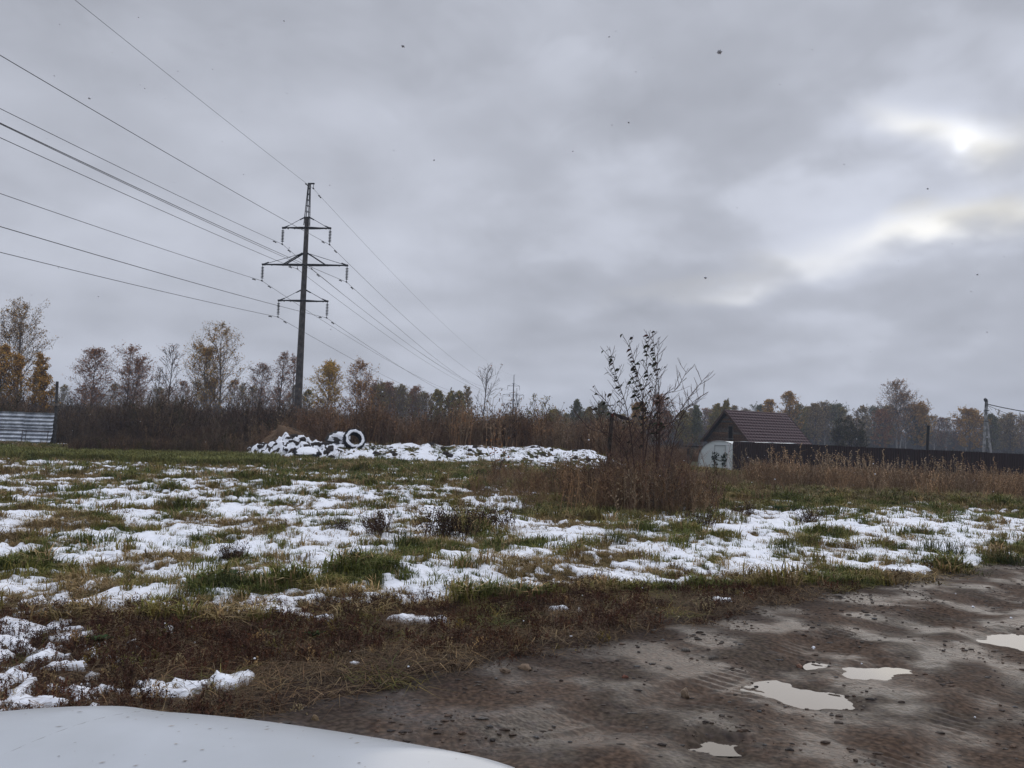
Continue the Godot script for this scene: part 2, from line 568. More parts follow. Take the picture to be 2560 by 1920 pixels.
func build_road():
	var m := MB.new()
	var cell := 0.02
	var t0 := -2.6; var t1 := 9.6; var s0 := -3.5; var s1 := 0.3
	var nt := int((t1 - t0) / cell); var ns := int((s1 - s0) / cell)
	for j in ns + 1:
		var s := s0 + j * cell
		for i in nt + 1:
			var t := t0 + i * cell
			var x := -0.63 * s + 0.777 * t
			var d := 5.5 + 0.777 * s + 0.63 * t
			m.v.append(Vector3(x, road_h(x, d, s, t), -d))
			m.c.append(mud_col(x, d, s))
	for j in ns:
		for i in nt:
			var k := j * (nt + 1) + i
			m.idx.append(k); m.idx.append(k + nt + 1); m.idx.append(k + 1)
			m.idx.append(k + 1); m.idx.append(k + nt + 1); m.idx.append(k + nt + 2)
	face_normals(m)
	var road := Node3D.new()
	road.name = "dirt_road"
	add_child(road)
	meta(road, "wet muddy dirt track with puddles and tyre marks", "road", "", "structure")
	var rm := vcol("mud", 1.0, 0.30)
	rm.albedo_texture = noise_tex(61, 0.13, 4, Color(0.6, 0.59, 0.58), Color(1, 1, 1), 1024, 1.7)
	rm.roughness_texture = noise_tex(67, 0.007, 4, Color(0.34, 0.34, 0.34), Color(1.0, 1.0, 1.0), 1024, 2.8)
	rm.roughness_texture_channel = BaseMaterial3D.TEXTURE_CHANNEL_RED
	rm.normal_enabled = true
	rm.normal_texture = bump_tex(71, 0.16, 3, 6.0, 1024)
	rm.normal_scale = 0.14
	world_tex(rm, 0.16)
	part("road_surface", m.mesh(rm), road)
	var w := MB.new()
	for j in 26:
		for i in 240:
			var k := w.v.size()
			var ta := -30.0 + i * 0.5; var sa := -12.0 + j * 0.48
			if ta > t0 + 0.5 and ta + 0.5 < t1 - 0.5 and sa > s0 + 0.5 and sa + 0.48 < s1 - 0.3: continue
			for q in [[0, 0], [1, 0], [0, 1], [1, 1]]:
				var t: float = ta + q[0] * 0.5; var s: float = sa + q[1] * 0.48
				var x := -0.63 * s + 0.777 * t; var d := 5.5 + 0.777 * s + 0.63 * t
				w.v.append(Vector3(x, road_h(x, d, s, t) - 0.016, -d)); w.c.append(mud_col(x, d, s))
			for q in [0, 2, 1, 1, 2, 3]: w.idx.append(k + q)
	face_normals(w)
	part("road_surface", w.mesh(rm), road)
	var wm := StandardMaterial3D.new()
	wm.resource_name = "puddle_water"
	wm.albedo_color = Color(0.066, 0.050, 0.039).linear_to_srgb()
	wm.roughness = 0.03
	wm.metallic_specular = 0.5
	var words := ["small round puddle in the middle of the muddy track", "long narrow puddle behind the round one on the track", "largest puddle, at the right edge of the muddy track", "thin sliver of water in a wheel rut near the front"]
	for k in 4:
		var p: Array = pools[k]
		var wmsh := MB.new()
		var lv := -0.040 if k < 3 else -0.046
		var cv := wmsh.vert(Vector3.ZERO, Vector3.UP, Color.WHITE)
		for i in 40:
			var th := TAU * i / 40
			wmsh.vert(Vector3(cos(th) * p[2] * 1.45, 0, sin(th) * p[3] * 1.45), Vector3.UP, Color.WHITE)
		for i in 40:
			wmsh.idx.append(cv); wmsh.idx.append(1 + i); wmsh.idx.append(1 + (i + 1) % 40)
		var o := single("puddle", wmsh.mesh(wm), words[k], "puddle", "puddles on the track", "structure")
		o.position = Vector3(p[0], lv, -p[1])
func mud_col(x: float, d: float, s: float) -> Color:
	var a := n_mud.get_noise_2d(x * 0.8 + 20.0, d * 0.8)
	var b := n_mud.get_noise_2d(x * 6.0, d * 6.0 + 40.0)
	var c := Color(0.116, 0.076, 0.052).lerp(Color(0.096, 0.071, 0.054), ss(-0.2, 0.35, a))
	c = c.lerp(Color(0.055, 0.044, 0.037), ss(0.08, 0.4, b) * 0.6)
	return c.lerp(Color(0.05, 0.034, 0.026), ss(-0.7, 0.0, s))

# ------------------------------------------------------------------ power line
func pylon(label: String, pos: Vector3, turn: float, detail: bool) -> Node3D:
	var t := thing("power_pylon", label, "pylon", pos, turn, "concrete pylons of the power line")
	var con := vcol("concrete", 0.9, 0.3)
	con.albedo_texture = noise_tex(81, 0.02, 5, Color(0.7, 0.7, 0.7), Color(1, 1, 1), 256, 1.8)
	world_tex(con, 0.4)
	var steel := vcol("dark_steel", 0.7, 0.4)
	var cc := Color(0.115, 0.105, 0.095)
	var st := Color(0.022, 0.022, 0.024)
	var m := MB.new()
	m.tube([Vector3(0, -1, 0), Vector3(0, 6, 0), Vector3(0, 13, 0), Vector3(0, 19.1, 0)], [0.345, 0.29, 0.23, 0.175], 20, cc)
	part("shaft", m.mesh(con), t)
	var top := MB.new()
	for s in [[-1, -1], [1, -1], [1, 1], [-1, 1]]:
		top.tube([Vector3(s[0] * 0.19, 18.4, s[1] * 0.19), Vector3(s[0] * 0.07 + 0.05, 22.0, s[1] * 0.07)], [0.04, 0.04], 4, st)
	for k in 7:
		var y := 18.6 + k * 0.5
		var w := lerpf(0.19, 0.08, k / 6.0)
		top.box(Vector3(0.02, y, w), Vector3(w * 2, 0.05, 0.03), st)
		top.box(Vector3(0.02, y, -w), Vector3(w * 2, 0.05, 0.03), st)
	top.box(Vector3(0.22, 22.02, 0), Vector3(0.55, 0.09, 0.16), st)
	part("top_frame", top.mesh(steel), t)
	for a in [[18.2, 2.05, 0.95], [15.05, 3.65, 1.0], [12.0, 2.1, 0.95]]:
		var y: float = a[0]; var w: float = a[1]
		var arm := MB.new()
		for zz in [-0.22, 0.22]:
			arm.tube([Vector3(-w, y, 0), Vector3(-w * 0.25, y, zz), Vector3(w * 0.25, y, zz), Vector3(w, y, 0)], [0.055, 0.06, 0.06, 0.055], 4, st)
		for k in 7:
			var xx := lerpf(-w * 0.8, w * 0.8, k / 6.0)
			arm.box(Vector3(xx, y - 0.04, 0), Vector3(0.06, 0.06, 0.36), st)
		for s in [-1, 1]:
			arm.box(Vector3(s * (w - 0.08), y, 0), Vector3(0.3, 0.14, 0.16), st)
		part("crossarm", arm.mesh(steel), t)
		for s in [-1, 1]:
			var stay := MB.new()
			stay.tube([Vector3(s * 0.2, y + a[2], 0), Vector3(s * (w - 0.25), y + 0.06, 0)], [0.022, 0.022], 4, st)
			stay.tube([Vector3(s * 0.15, y + a[2], 0), Vector3(s * 0.62, y + a[2] * 0.74, 0)], [0.06, 0.05], 4, st)
			stay.tube([Vector3(s * (w - 0.5), y + 0.2, 0), Vector3(s * (w - 0.05), y + 0.03, 0)], [0.045, 0.05], 4, st)
			if w > 3.0:
				for zz in [-0.15, 0.15]:
					stay.tube([Vector3(s * 0.2, y + 1.0, zz), Vector3(s * 1.75, y + 0.05, zz)], [0.055, 0.055], 4, st)
			part("stay", stay.mesh(steel), t)
			var ins := MB.new()
			ins.tube([Vector3(s * w, y - 0.02, 0), Vector3(s * w, y - 1.40, 0)], [0.025, 0.025], 5, st)
			for k in 8:
				ins.lathe(Vector3(s * w, y - 0.26 - k * 0.128, 0), [Vector2(0.03, 0.055), Vector2(0.06, 0.045), Vector2(0.135, 0.0), Vector2(0.125, -0.012), Vector2(0.04, -0.01), Vector2(0.03, -0.04)], 10, Color(0.03, 0.035, 0.035))
			arm_end(t, Vector3(s * w, y - 1.40, 0), st, steel)
			part("insulator_string", ins.mesh(vcol("insulator", 0.6, 0.4)), t)
	if detail:
		for s in [-1, 1]:
			var cl := MB.new()
			cl.tube([Vector3(s * 0.62, 15.0, 0), Vector3(s * 0.62, 14.72, 0)], [0.02, 0.02], 5, st)
			cl.box(Vector3(s * 0.62, 14.7, 0), Vector3(0.07, 0.07, 0.25), st)
			part("cable_clamp", cl.mesh(steel), t)
		var cl2 := MB.new()
		cl2.tube([Vector3(0.42, 22.0, 0), Vector3(0.42, 21.62, 0)], [0.025, 0.025], 5, st)
		cl2.box(Vector3(0.42, 21.6, 0), Vector3(0.08, 0.08, 0.25), st)
		part("cable_clamp", cl2.mesh(steel), t)
	return t
func arm_end(t: Node3D, p: Vector3, st: Color, steel: Material):
	var m := MB.new(false)
	m.box(p, Vector3(0.07, 0.09, 0.28), st)
	part("suspension_clamp", m.mesh(steel), t)
func build_pylons():
	var a := at(742, 1072, 64.0); a.y = gh(a.x, 64.0)
	var b := at(1281, 1062, 268.0); b.y = -0.3
	var dirv := Vector3(b.x - a.x, 0, b.z - a.z)
	var span := dirv.length()
	var fwd := dirv.normalized()
	var turn := atan2(-fwd.x, -fwd.z)
	pylon("tall concrete power pylon with three crossarms near the rubbish heap", a, turn, true)
	pylon("distant small concrete power pylon on the horizon in mid picture", b, turn, false)
	var right := Vector3(-fwd.z, 0, fwd.x)
	var e := a - dirv
	var lines := [
		[2.05, 16.8, "top right conductor wire of the power line, under its upper crossarm"], [-2.05, 16.8, "top left conductor wire of the power line, under its upper crossarm"],
		[3.65, 13.65, "middle right conductor wire at the tip of the longest crossarm"], [-3.65, 13.65, "middle left conductor wire at the tip of the longest crossarm"],
		[2.1, 10.6, "lowest right conductor wire, under the bottom crossarm"], [-2.1, 10.6, "lowest left conductor wire, under the bottom crossarm"],
		[0.42, 21.58, "thin earth wire over the very top of the power pylons"],
		[0.62, 14.68, "communication cable just right of the pylon shaft under the middle crossarm"], [-0.62, 14.68, "communication cable just left of the pylon shaft under the middle crossarm"]]
	var wm := vcol("wire", 0.6, 0.4)
	var wc := Color(0.028, 0.028, 0.03)
	for L in lines:
		var off: Vector3 = right * L[0] + Vector3(0, L[1], 0)
		var thin: bool = L[1] > 20.0
		var sag := 2.7 if thin else (3.2 if absf(L[0]) < 1.0 else 3.7)
		var t := thing("overhead_wire", L[2], "wire", a + off, 0.0, "wires of the power line")
		for seg in [[a, e], [a, b]]:
			var pts := []; var rad := []
			var d2: Vector3 = seg[1] - seg[0]
			for k in 41:
				var q := k / 40.0
				q = q * q * (3.0 - 2.0 * q) * 0.5 + q * 0.5
				pts.append(d2 * q + Vector3(0, -4.0 * sag * q * (1.0 - q), 0))
				rad.append(0.011 if thin else 0.016)
			var m := MB.new()
			m.tube(pts, rad, 5, wc, false)
			part("span", m.mesh(wm), t)
			var u := (d2 + Vector3(0, -4.0 * sag, 0)).normalized()
			var dm := MB.new()
			var c := u * 1.6 + Vector3(0, -0.09, 0)
			dm.tube([c - u * 0.22, c + u * 0.22], [0.012, 0.012], 5, wc)
			dm.tube([c - u * 0.27, c - u * 0.13], [0.05, 0.05], 6, wc)
			dm.tube([c + u * 0.13, c + u * 0.27], [0.05, 0.05], 6, wc)
			dm.box(c + Vector3(0, 0.045, 0), Vector3(0.05, 0.12, 0.05), wc)
			part("vibration_damper", dm.mesh(wm), t)

# ------------------------------------------------------------------ trees
const BARK := Color(0.085, 0.070, 0.062)
const BIRCH := Color(0.34, 0.32, 0.30)
func bend(p: Vector3, dir: Vector3, length: float, up: float, n: int, jit: float) -> Array:
	var out := [p]
	var q := p
	var dd := dir.normalized()
	for i in n:
		dd = (dd + Vector3(rng.randf_range(-jit, jit), up / n + rng.randf_range(-jit, jit) * 0.5, rng.randf_range(-jit, jit))).normalized()
		q += dd * (length / n)
		out.append(q)
	return out
func leaf_quad(m: MB, p: Vector3, size: float, col: Color):
	var a := Vector3(rng.randf_range(-1, 1), rng.randf_range(-1, 1), rng.randf_range(-1, 1)).normalized()
	var b := a.cross(Vector3(rng.randf_range(-1, 1), rng.randf_range(-1, 1), rng.randf_range(-1, 1))).normalized()
	m.quad(p - a * size * 0.5, p + b * size * 0.32, p + a * size * 0.5, p - b * size * 0.32, col)
# shape: H height, W crown width, low = where the crown starts (0..1), limbs, leaves, leaf size, palette, twig colour, trunk colour, stems
func tree(called: String, label: String, pos: Vector3, o: Dictionary, group := "") -> Node3D:
	var t := thing(called, label, "tree", pos, rng.randf() * TAU, group)
	var H: float = o.H
	var W: float = o.W
	var low: float = o.get("low", 0.25)
	var stems: int = o.get("stems", 1)
	var limbs: int = o.get("limbs", 34)
	var tr := MB.new()
	var cr := MB.new(false)
	var tw: Color = o.get("twig", Color(0.06, 0.045, 0.04))
	var tk: Color = o.get("trunk", BARK)
	var pal: Array = o.get("pal", [Color(0.16, 0.10, 0.03)])
	var lsize: float = o.get("lsize", 0.16) * 0.88
	var leaves: int = int(o.get("leaves", 900) * 2.3)
	var top_round: float = o.get("round", 0.75)
	var droop: float = o.get("droop", 0.25)
	var lean: float = o.get("lean", 0.03)
	var spots := []
	for s in stems:
		var h := H * (1.0 if s == 0 else rng.randf_range(0.7, 0.95))
		var foot := Vector3.ZERO if s == 0 else Vector3(rng.randf_range(-1, 1), 0, rng.randf_range(-1, 1)) * W * 0.10
		var tip := foot + Vector3(rng.randf_range(-1, 1) * lean * h, h, rng.randf_range(-1, 1) * lean * h)
		if s > 0: tip += Vector3(rng.randf_range(-1, 1), 0, rng.randf_range(-1, 1)).normalized() * W * 0.22
		var r0: float = o.get("rad", 0.012 * H + 0.03) * (1.0 if s == 0 else 0.75)
		var pts := []; var rad := []
		var sway := Vector3(rng.randf_range(-1, 1), 0, rng.randf_range(-1, 1)) * 0.02 * h
		for k in 8:
			var q := k / 7.0
			pts.append(foot.lerp(tip, q) + sway * sin(q * PI * 1.6) + (Vector3(0, -0.3, 0) if k == 0 else Vector3.ZERO))
			rad.append(lerpf(r0, 0.012, pow(q, 0.8)))
		tr.tube(pts, rad, 6, tk, false, tk.lerp(tw, 0.85))
		for li in int(limbs / float(stems)):
			var q := lerpf(low, 0.97, pow((li + rng.randf()) / (limbs / float(stems)), 0.9))
			var p: Vector3 = pts[int(q * 6.999)].lerp(pts[int(q * 6.999) + 1], fmod(q * 6.999, 1.0))
			var v := (q - low) / (1.0 - low)
			var wid := pow(sin(PI * clampf(pow(v, top_round) * 0.86 + 0.14, 0.0, 1.0)), 0.75)
			var az := li * 2.39996 + rng.randf_range(-0.5, 0.5) + s * 1.7
			var up: float = lerpf(o.get("up0", 0.7), 1.6, v)
			var dirv := Vector3(cos(az), up, sin(az))
			var ln := maxf(W * 0.5 * wid * rng.randf_range(0.7, 1.15) * (0.8 if stems > 1 else 1.0), 0.25) * minf(sqrt(1.0 + up * up), 1.75)
			var lp := bend(p, dirv, ln, droop, 3, 0.16)
			var lr := maxf(rad[int(q * 6.999)] * 0.45, 0.012)
			tr.tube(lp, [lr, lr * 0.7, lr * 0.45, 0.008], 4, tk.lerp(tw, 0.6), false, tw)
			for ti in o.get("twigs", 8):
				var e := rng.randf_range(0.25, 1.0)
				var tp: Vector3 = lp[int(e * 2.999)].lerp(lp[int(e * 2.999) + 1], fmod(e * 2.999, 1.0))
				var td := (dirv.normalized() + Vector3(rng.randf_range(-1, 1), rng.randf_range(-0.5, 0.9), rng.randf_range(-1, 1))).normalized()
				var tl := ln * rng.randf_range(0.2, 0.45) + 0.15
				var w2 := bend(tp, td, tl, o.get("hang", 0.1), 2, 0.25)
				var rr: float = o.get("tr", 0.011)
				cr.tube(w2, [rr, rr * 0.7, rr * 0.4], 3, tw, false)
				for fi in o.get("fine", 4):
					var f := rng.randf_range(0.3, 1.9)
					var fp: Vector3 = w2[int(f)].lerp(w2[int(f) + 1], fmod(f, 1.0))
					var fd := (td + Vector3(rng.randf_range(-1, 1), rng.randf_range(-0.8, 0.8) + o.get("hang", 0.1) * 3.0, rng.randf_range(-1, 1)) * 0.9).normalized()
					var fe := fp + fd * tl * rng.randf_range(0.35, 0.7)
					var sd := fd.cross(Vector3(rng.randf_range(-1, 1), rng.randf_range(-1, 1), rng.randf_range(-1, 1))).normalized() * rr * 0.9
					cr.tri(fp - sd, fp + sd, fe, tw)
					spots.append(fe)
					spots.append(fp.lerp(fe, 0.5))
	var patchy: float = o.get("patchy", 0.0)
	var lowleaf: float = o.get("lowleaf", 0.0)
	var made := 0
	var tries := 0
	while made < leaves and tries < leaves * 4 and spots.size() > 0:
		tries += 1
		var p: Vector3 = spots[rng.randi() % spots.size()]
		if patchy > 0.0 and n_tus.get_noise_3d(p.x * 0.45, p.y * 0.45, p.z * 0.45 + H) < patchy - 0.35: continue
		if lowleaf > 0.0 and rng.randf() < lowleaf * ss(0.3, 0.6, p.y / H): continue
		var col: Color = pal[rng.randi() % pal.size()]
		leaf_quad(cr, p + Vector3(rng.randf_range(-1, 1), rng.randf_range(-1, 1), rng.randf_range(-1, 1)) * 0.12, lsize * rng.randf_range(0.6, 1.3), tone(Color(col.r * 1.2, col.g * 1.15, col.b), 0.35))
		made += 1
	part("trunk", tr.mesh(vcol("bark", 0.9, 0.2)), t)
	part("crown", cr.mesh(vcol("foliage", 0.8, 0.25)), t)
	return t
# a tree given by what one sees of it: x and top in the 2212-wide view, crown width there, and how far away it stands
func seen(called: String, label: String, x: float, top: float, w: float, d: float, o: Dictionary, group := "") -> Node3D:
	var tp := atv(x, top, d)
	var g := gh(tp.x, d) - (0.1 if d > 48.0 else 0.0)
	o.H = maxf(tp.y - g, 1.0)
	o.W = w / 1664.0 * d
	# stand the foot straight below the tip
	return tree(called, label, Vector3(tp.x, g, -d), o, group)
func build_trees():
	var gold := [Color(0.40, 0.225, 0.045), Color(0.32, 0.18, 0.04), Color(0.24, 0.155, 0.045)]
	var rust := [Color(0.24, 0.115, 0.06), Color(0.19, 0.095, 0.058), Color(0.29, 0.145, 0.06)]
	var olive := [Color(0.19, 0.165, 0.05), Color(0.15, 0.135, 0.045), Color(0.26, 0.185, 0.05)]
	var green := [Color(0.095, 0.105, 0.045), Color(0.13, 0.12, 0.045), Color(0.08, 0.085, 0.04)]
	var pale := [Color(0.25, 0.19, 0.11), Color(0.21, 0.16, 0.09)]
	var grey := Color(0.125, 0.096, 0.083)
	var red := Color(0.125, 0.074, 0.06)
	# left of the pylon
	seen("birch_tree", "tall half-bare birch at the left edge above the metal sheets", 55, 656, 132, 72, {limbs = 64, twigs = 9, fine = 4, leaves = 3000, lsize = 0.15, pal = [Color(0.34, 0.20, 0.06), Color(0.25, 0.165, 0.06), Color(0.20, 0.135, 0.06)], twig = grey, trunk = Color(0.22, 0.21, 0.20), low = 0.16, stems = 3, up0 = 1.1, lowleaf = 0.35})
	seen("birch_tree", "golden-brown bushy birch at the far left edge of the picture", 8, 752, 80, 66, {limbs = 46, leaves = 3800, lsize = 0.17, pal = gold, low = 0.08, stems = 2, up0 = 1.0})
	seen("birch_tree", "golden low birch just behind the wooden post on the left", 92, 772, 58, 64, {limbs = 40, leaves = 3000, lsize = 0.17, pal = gold, low = 0.08, stems = 2, up0 = 1.0})
	seen("birch_tree", "russet pointed birch, narrower of the two left of the thin bare tree", 203, 760, 74, 88, {limbs = 54, twigs = 10, fine = 5, leaves = 2300, lsize = 0.17, pal = rust, twig = red, low = 0.12, droop = 0.1, hang = -0.15})
	seen("birch_tree", "russet birch with two rounded tops left of the thin bare tree", 282, 752, 100, 90, {limbs = 66, twigs = 10, fine = 5, leaves = 2600, lsize = 0.17, pal = rust, twig = red, low = 0.12, stems = 3, droop = 0.1, hang = -0.12})
	seen("bare_tree", "thin leafless tree with candelabra branches standing alone on the left", 374, 752, 62, 70, {limbs = 22, twigs = 5, fine = 2, leaves = 90, lsize = 0.15, pal = rust, twig = Color(0.05, 0.045, 0.045), low = 0.45, up0 = 0.9, droop = 0.7, tr = 0.016})
	seen("bare_tree", "small bare tree beside the candelabra tree, to its left", 346, 800, 40, 72, {limbs = 18, twigs = 5, fine = 3, leaves = 60, twig = grey, low = 0.3, up0 = 1.2, tr = 0.014})
	seen("birch_tree", "broad olive-gold birch standing left of the tall pylon", 476, 708, 128, 78, {limbs = 76, twigs = 9, fine = 4, leaves = 4200, lsize = 0.15, pal = [Color(0.31, 0.205, 0.05), Color(0.23, 0.165, 0.05), Color(0.37, 0.20, 0.05)], twig = grey, trunk = Color(0.24, 0.23, 0.22), low = 0.14, stems = 3, up0 = 1.1})
	seen("birch_tree", "drooping brown-grey birch left of the tall pylon's foot", 566, 790, 66, 84, {limbs = 46, twigs = 10, fine = 5, leaves = 900, lsize = 0.15, pal = rust, twig = grey, low = 0.2, hang = -0.25, droop = 0.0})
	seen("birch_tree", "tall slender grey birch close left of the pylon shaft", 612, 762, 40, 92, {limbs = 46, twigs = 9, fine = 5, leaves = 900, lsize = 0.16, pal = rust, twig = grey, low = 0.18, hang = -0.1})
	seen("birch_tree", "slender grey birch half hidden by the pylon shaft", 636, 770, 34, 96, {limbs = 40, twigs = 9, fine = 5, leaves = 700, lsize = 0.16, pal = rust, twig = grey, low = 0.18})
	seen("birch_tree", "small greenish tree just right of the pylon foot", 664, 846, 34, 96, {limbs = 34, leaves = 1100, lsize = 0.17, pal = olive, twig = grey, low = 0.15})
	seen("birch_tree", "bright golden birch standing free right of the tall pylon", 712, 790, 68, 92, {limbs = 54, leaves = 4200, lsize = 0.18, pal = [Color(0.40, 0.265, 0.05), Color(0.31, 0.225, 0.05), Color(0.46, 0.27, 0.05)], twig = grey, low = 0.14})
	seen("birch_tree", "brown-gold birch with a white trunk, right of the golden one", 784, 788, 80, 92, {limbs = 56, twigs = 10, fine = 5, leaves = 2600, lsize = 0.17, pal = [Color(0.28, 0.145, 0.05), Color(0.34, 0.185, 0.05)], twig = red, trunk = BIRCH, low = 0.2, stems = 2, lowleaf = 0.4})
	seen("birch_tree", "slim leafy birch standing alone left of the bare sapling", 1013, 840, 22, 100, {limbs = 34, leaves = 1400, lsize = 0.17, pal = pale, twig = grey, low = 0.12})
	for a in [[945, 846, 36, "olive-gold tree, left of three by the slim birch"], [972, 852, 34, "dark olive tree, middle of three by the slim birch"], [996, 850, 30, "olive-green tree, right of three by the slim birch"]]:
		seen("birch_tree", a[3], a[0], a[1], a[2], 110, {limbs = 40, leaves = 3200, lsize = 0.2, pal = olive, twig = grey, low = 0.1})
	# bare saplings in the weeds
	seen("bare_tree", "bare forked sapling left of the distant pylon", 1050, 800, 70, 46, {limbs = 15, twigs = 4, fine = 2, leaves = 12, lsize = 0.1, pal = rust, twig = Color(0.06, 0.05, 0.048), trunk = Color(0.09, 0.08, 0.075), low = 0.42, up0 = 1.5, droop = 0.5, tr = 0.010, rad = 0.06})
	seen("bare_tree", "bare wide-forked bush in front of the distant pylon", 1112, 838, 52, 48, {limbs = 13, twigs = 4, fine = 2, leaves = 8, lsize = 0.1, pal = rust, twig = Color(0.06, 0.05, 0.048), low = 0.1, up0 = 1.5, droop = 0.5, tr = 0.010, rad = 0.04, stems = 2})
	for a in [[1156, 862, 22, "leafy poplar sapling, left of two beside the distant pylon"], [1174, 868, 20, "leafy poplar sapling, right of two beside the distant pylon"]]:
		seen("poplar_sapling", a[3], a[0], a[1], a[2], 52, {limbs = 24, twigs = 4, fine = 2, leaves = 260, lsize = 0.12, pal = olive, low = 0.1, stems = 2, up0 = 1.8, rad = 0.03})
	# behind the middle shrub
	for a in [[1196, 890, 30, olive, "low tree right of the poplar saplings"], [1248, 868, 30, green, "greenish tree left of the broken post"], [1272, 884, 26, olive, "small olive tree left of the broken post"], [1300, 872, 34, green, "dark green tree behind the broken post"],
			[1378, 874, 46, gold, "golden-brown conical tree behind the leafy sapling, on its left"], [1428, 858, 52, rust, "russet conical tree behind the leafy sapling, on its right"], [1476, 892, 34, olive, "olive tree right of the leafy sapling"],
			[1506, 880, 26, green, "slim dark green tree left of the house"], [1546, 876, 30, olive, "olive tree just left of the house gable"], [1566, 868, 22, olive, "slim tree behind the left end of the house ridge"]]:
		seen("birch_tree", a[4], a[0], a[1], a[2], 125, {limbs = 44, leaves = 3000, lsize = 0.22, pal = a[3], twig = grey, low = 0.1, round = 0.6})
	# behind the house and to the right
	for a in [[1660, 866, 34, gold, 2400, "golden tree behind the middle of the house roof"], [1706, 850, 46, gold, 2600, "tall golden birch behind the right end of the house roof"], [1862, 880, 36, pale, 1100, "pale half-bare birch left of the large birch"],
			[1904, 890, 40, rust, 2600, "rusty-brown bush tree at the left foot of the large birch"], [1986, 878, 52, gold, 3200, "golden tree close right of the large birch"], [2094, 890, 52, gold, 3400, "low golden tree left of the utility pole"],
			[2142, 898, 30, green, 1800, "green tree seen beside the utility pole brace"], [2182, 902, 54, pale, 1500, "pale grey birch right of the utility pole"]]:
		seen("birch_tree", a[5], a[0], a[1], a[2], 150, {limbs = 46, leaves = a[4], lsize = 0.26, pal = a[3], twig = grey, low = 0.12, tr = 0.016})
	seen("birch_tree", "large pale birch towering over the wood on the right", 1938, 828, 80, 150, {limbs = 76, twigs = 10, fine = 5, leaves = 3200, lsize = 0.22, pal = [Color(0.29, 0.185, 0.105), Color(0.25, 0.165, 0.095), Color(0.33, 0.18, 0.08)], twig = Color(0.085, 0.07, 0.066), trunk = BIRCH, low = 0.2, stems = 2, tr = 0.016})
	for a in [[1812, 906, 34], [1838, 900, 44], [1858, 912, 30]]:
		seen("willow_bush", "dark dense willow bush behind the fence, one of a clump", a[0], a[1], a[2], 95, {limbs = 46, leaves = 750, lsize = 0.2, patchy = 0.3, pal = [Color(0.05, 0.047, 0.03), Color(0.075, 0.065, 0.036)], twig = Color(0.04, 0.035, 0.032), low = 0.05, stems = 4}, "dark willow clump")
	# filler: prototypes of the far woods, copied
	var protos := []
	for k in 4:
		var p := tree("woodland_tree", ["thin olive-tinged bare tree in the wood right of the pylon", "thin russet-tinged bare tree in the wood right of the pylon", "white-trunked thin tree in the wood right of the pylon", "thicker russet tree in the wood right of the pylon"][k], Vector3(xv(820 + k * 27, 105), -0.2, -105 - k * 3), {H = 9.0 + k * 0.6, W = 2.6 + k * 0.3, limbs = 40, twigs = 9, fine = 5, leaves = 300 + k * 250, lsize = 0.18, pal = rust if k % 2 else olive, twig = grey, trunk = BIRCH if k == 2 else BARK, low = 0.2, up0 = 1.3, tr = 0.015}, "bare trees of the wood right of the pylon")
		protos.append(p)
		fit_height(p, 818 + k * 27, 824 + k * 4, 105 + k * 3)
	for k in 16:
		var x := 806 + k * 7.6 + rng.randf_range(-4, 4)
		var d := rng.randf_range(100, 130)
		var c := copy_of(protos[k % 4], Vector3.ZERO, rng.randf() * TAU, Vector3.ONE, protos[k % 4].get_meta("label"), "bare trees of the wood right of the pylon")
		fit_height(c, x, 822 + k * 2.0 + rng.randf_range(-6, 14), d)
	var rp := []
	for k in 5:
		var p := tree("woodland_tree", ["olive-tinged thin tree of the far wood behind the fence", "pale tan thin tree of the far wood behind the fence", "bare russet thin tree of the far wood behind the fence", "white-trunked thin tree of the far wood behind the fence", "dark green thin tree of the far wood behind the fence"][k], Vector3.ZERO, {H = 10.0, W = 3.0 + 0.35 * k, limbs = 40, twigs = 9, fine = 4, leaves = [1500, 1900, 500, 700, 2100][k], lsize = 0.26, pal = [olive, pale, rust, pale, green][k], twig = grey, trunk = BIRCH if k == 3 else BARK, low = 0.14, up0 = 1.2, tr = 0.02}, "trees of the far wood behind the fence")
		fit_height(p, 1726 + k * 19, 874 + (k * 7) % 12, 165)
		rp.append(p)
	for k in 44:
		var x := 1480 + k * 17.2 + rng.randf_range(-8, 8)
		var top := 888.0 + rng.randf_range(-10, 16)
		var w := k % 5
		if x > 2005 and x < 2095:
			w = 2 + k % 2; top = 902 + rng.randf_range(-5, 8)
		elif x > 1720 and x < 1830: top = 874 + rng.randf_range(-4, 16)
		elif x > 2110: top = 905 + rng.randf_range(-6, 12)
		var c := copy_of(rp[w], Vector3.ZERO, rng.randf() * TAU, Vector3.ONE, rp[w].get_meta("label"), "trees of the far wood behind the fence")
		fit_height(c, x, top, rng.randf_range(150, 190))
	for k in 26:
		var x := 1185 + k * 12.4 + rng.randf_range(-6, 6)
		var c := copy_of(rp[[0, 4, 2, 0, 1][k % 5]], Vector3.ZERO, rng.randf() * TAU, Vector3.ONE, "small far tree on the skyline behind the leafy sapling", "skyline trees behind the leafy sapling")
		fit_height(c, x, 894 + rng.randf_range(-8, 12) + (x - 1185) * 0.02, rng.randf_range(140, 180))
	for k in 22:
		var x := 124 + k * 25.0 + rng.randf_range(-9, 9)
		var c := copy_of(protos[[0, 2, 1, 3][k % 4]], Vector3.ZERO, rng.randf() * TAU, Vector3.ONE, "thin bare background tree in the line left of the pylon", "background trees left of the pylon")
		fit_height(c, x, 835 + rng.randf_range(-18, 18), rng.randf_range(95, 120))
	# far-off mass of the wood low on the skyline
	var xf := []; var cols := PackedColorArray()
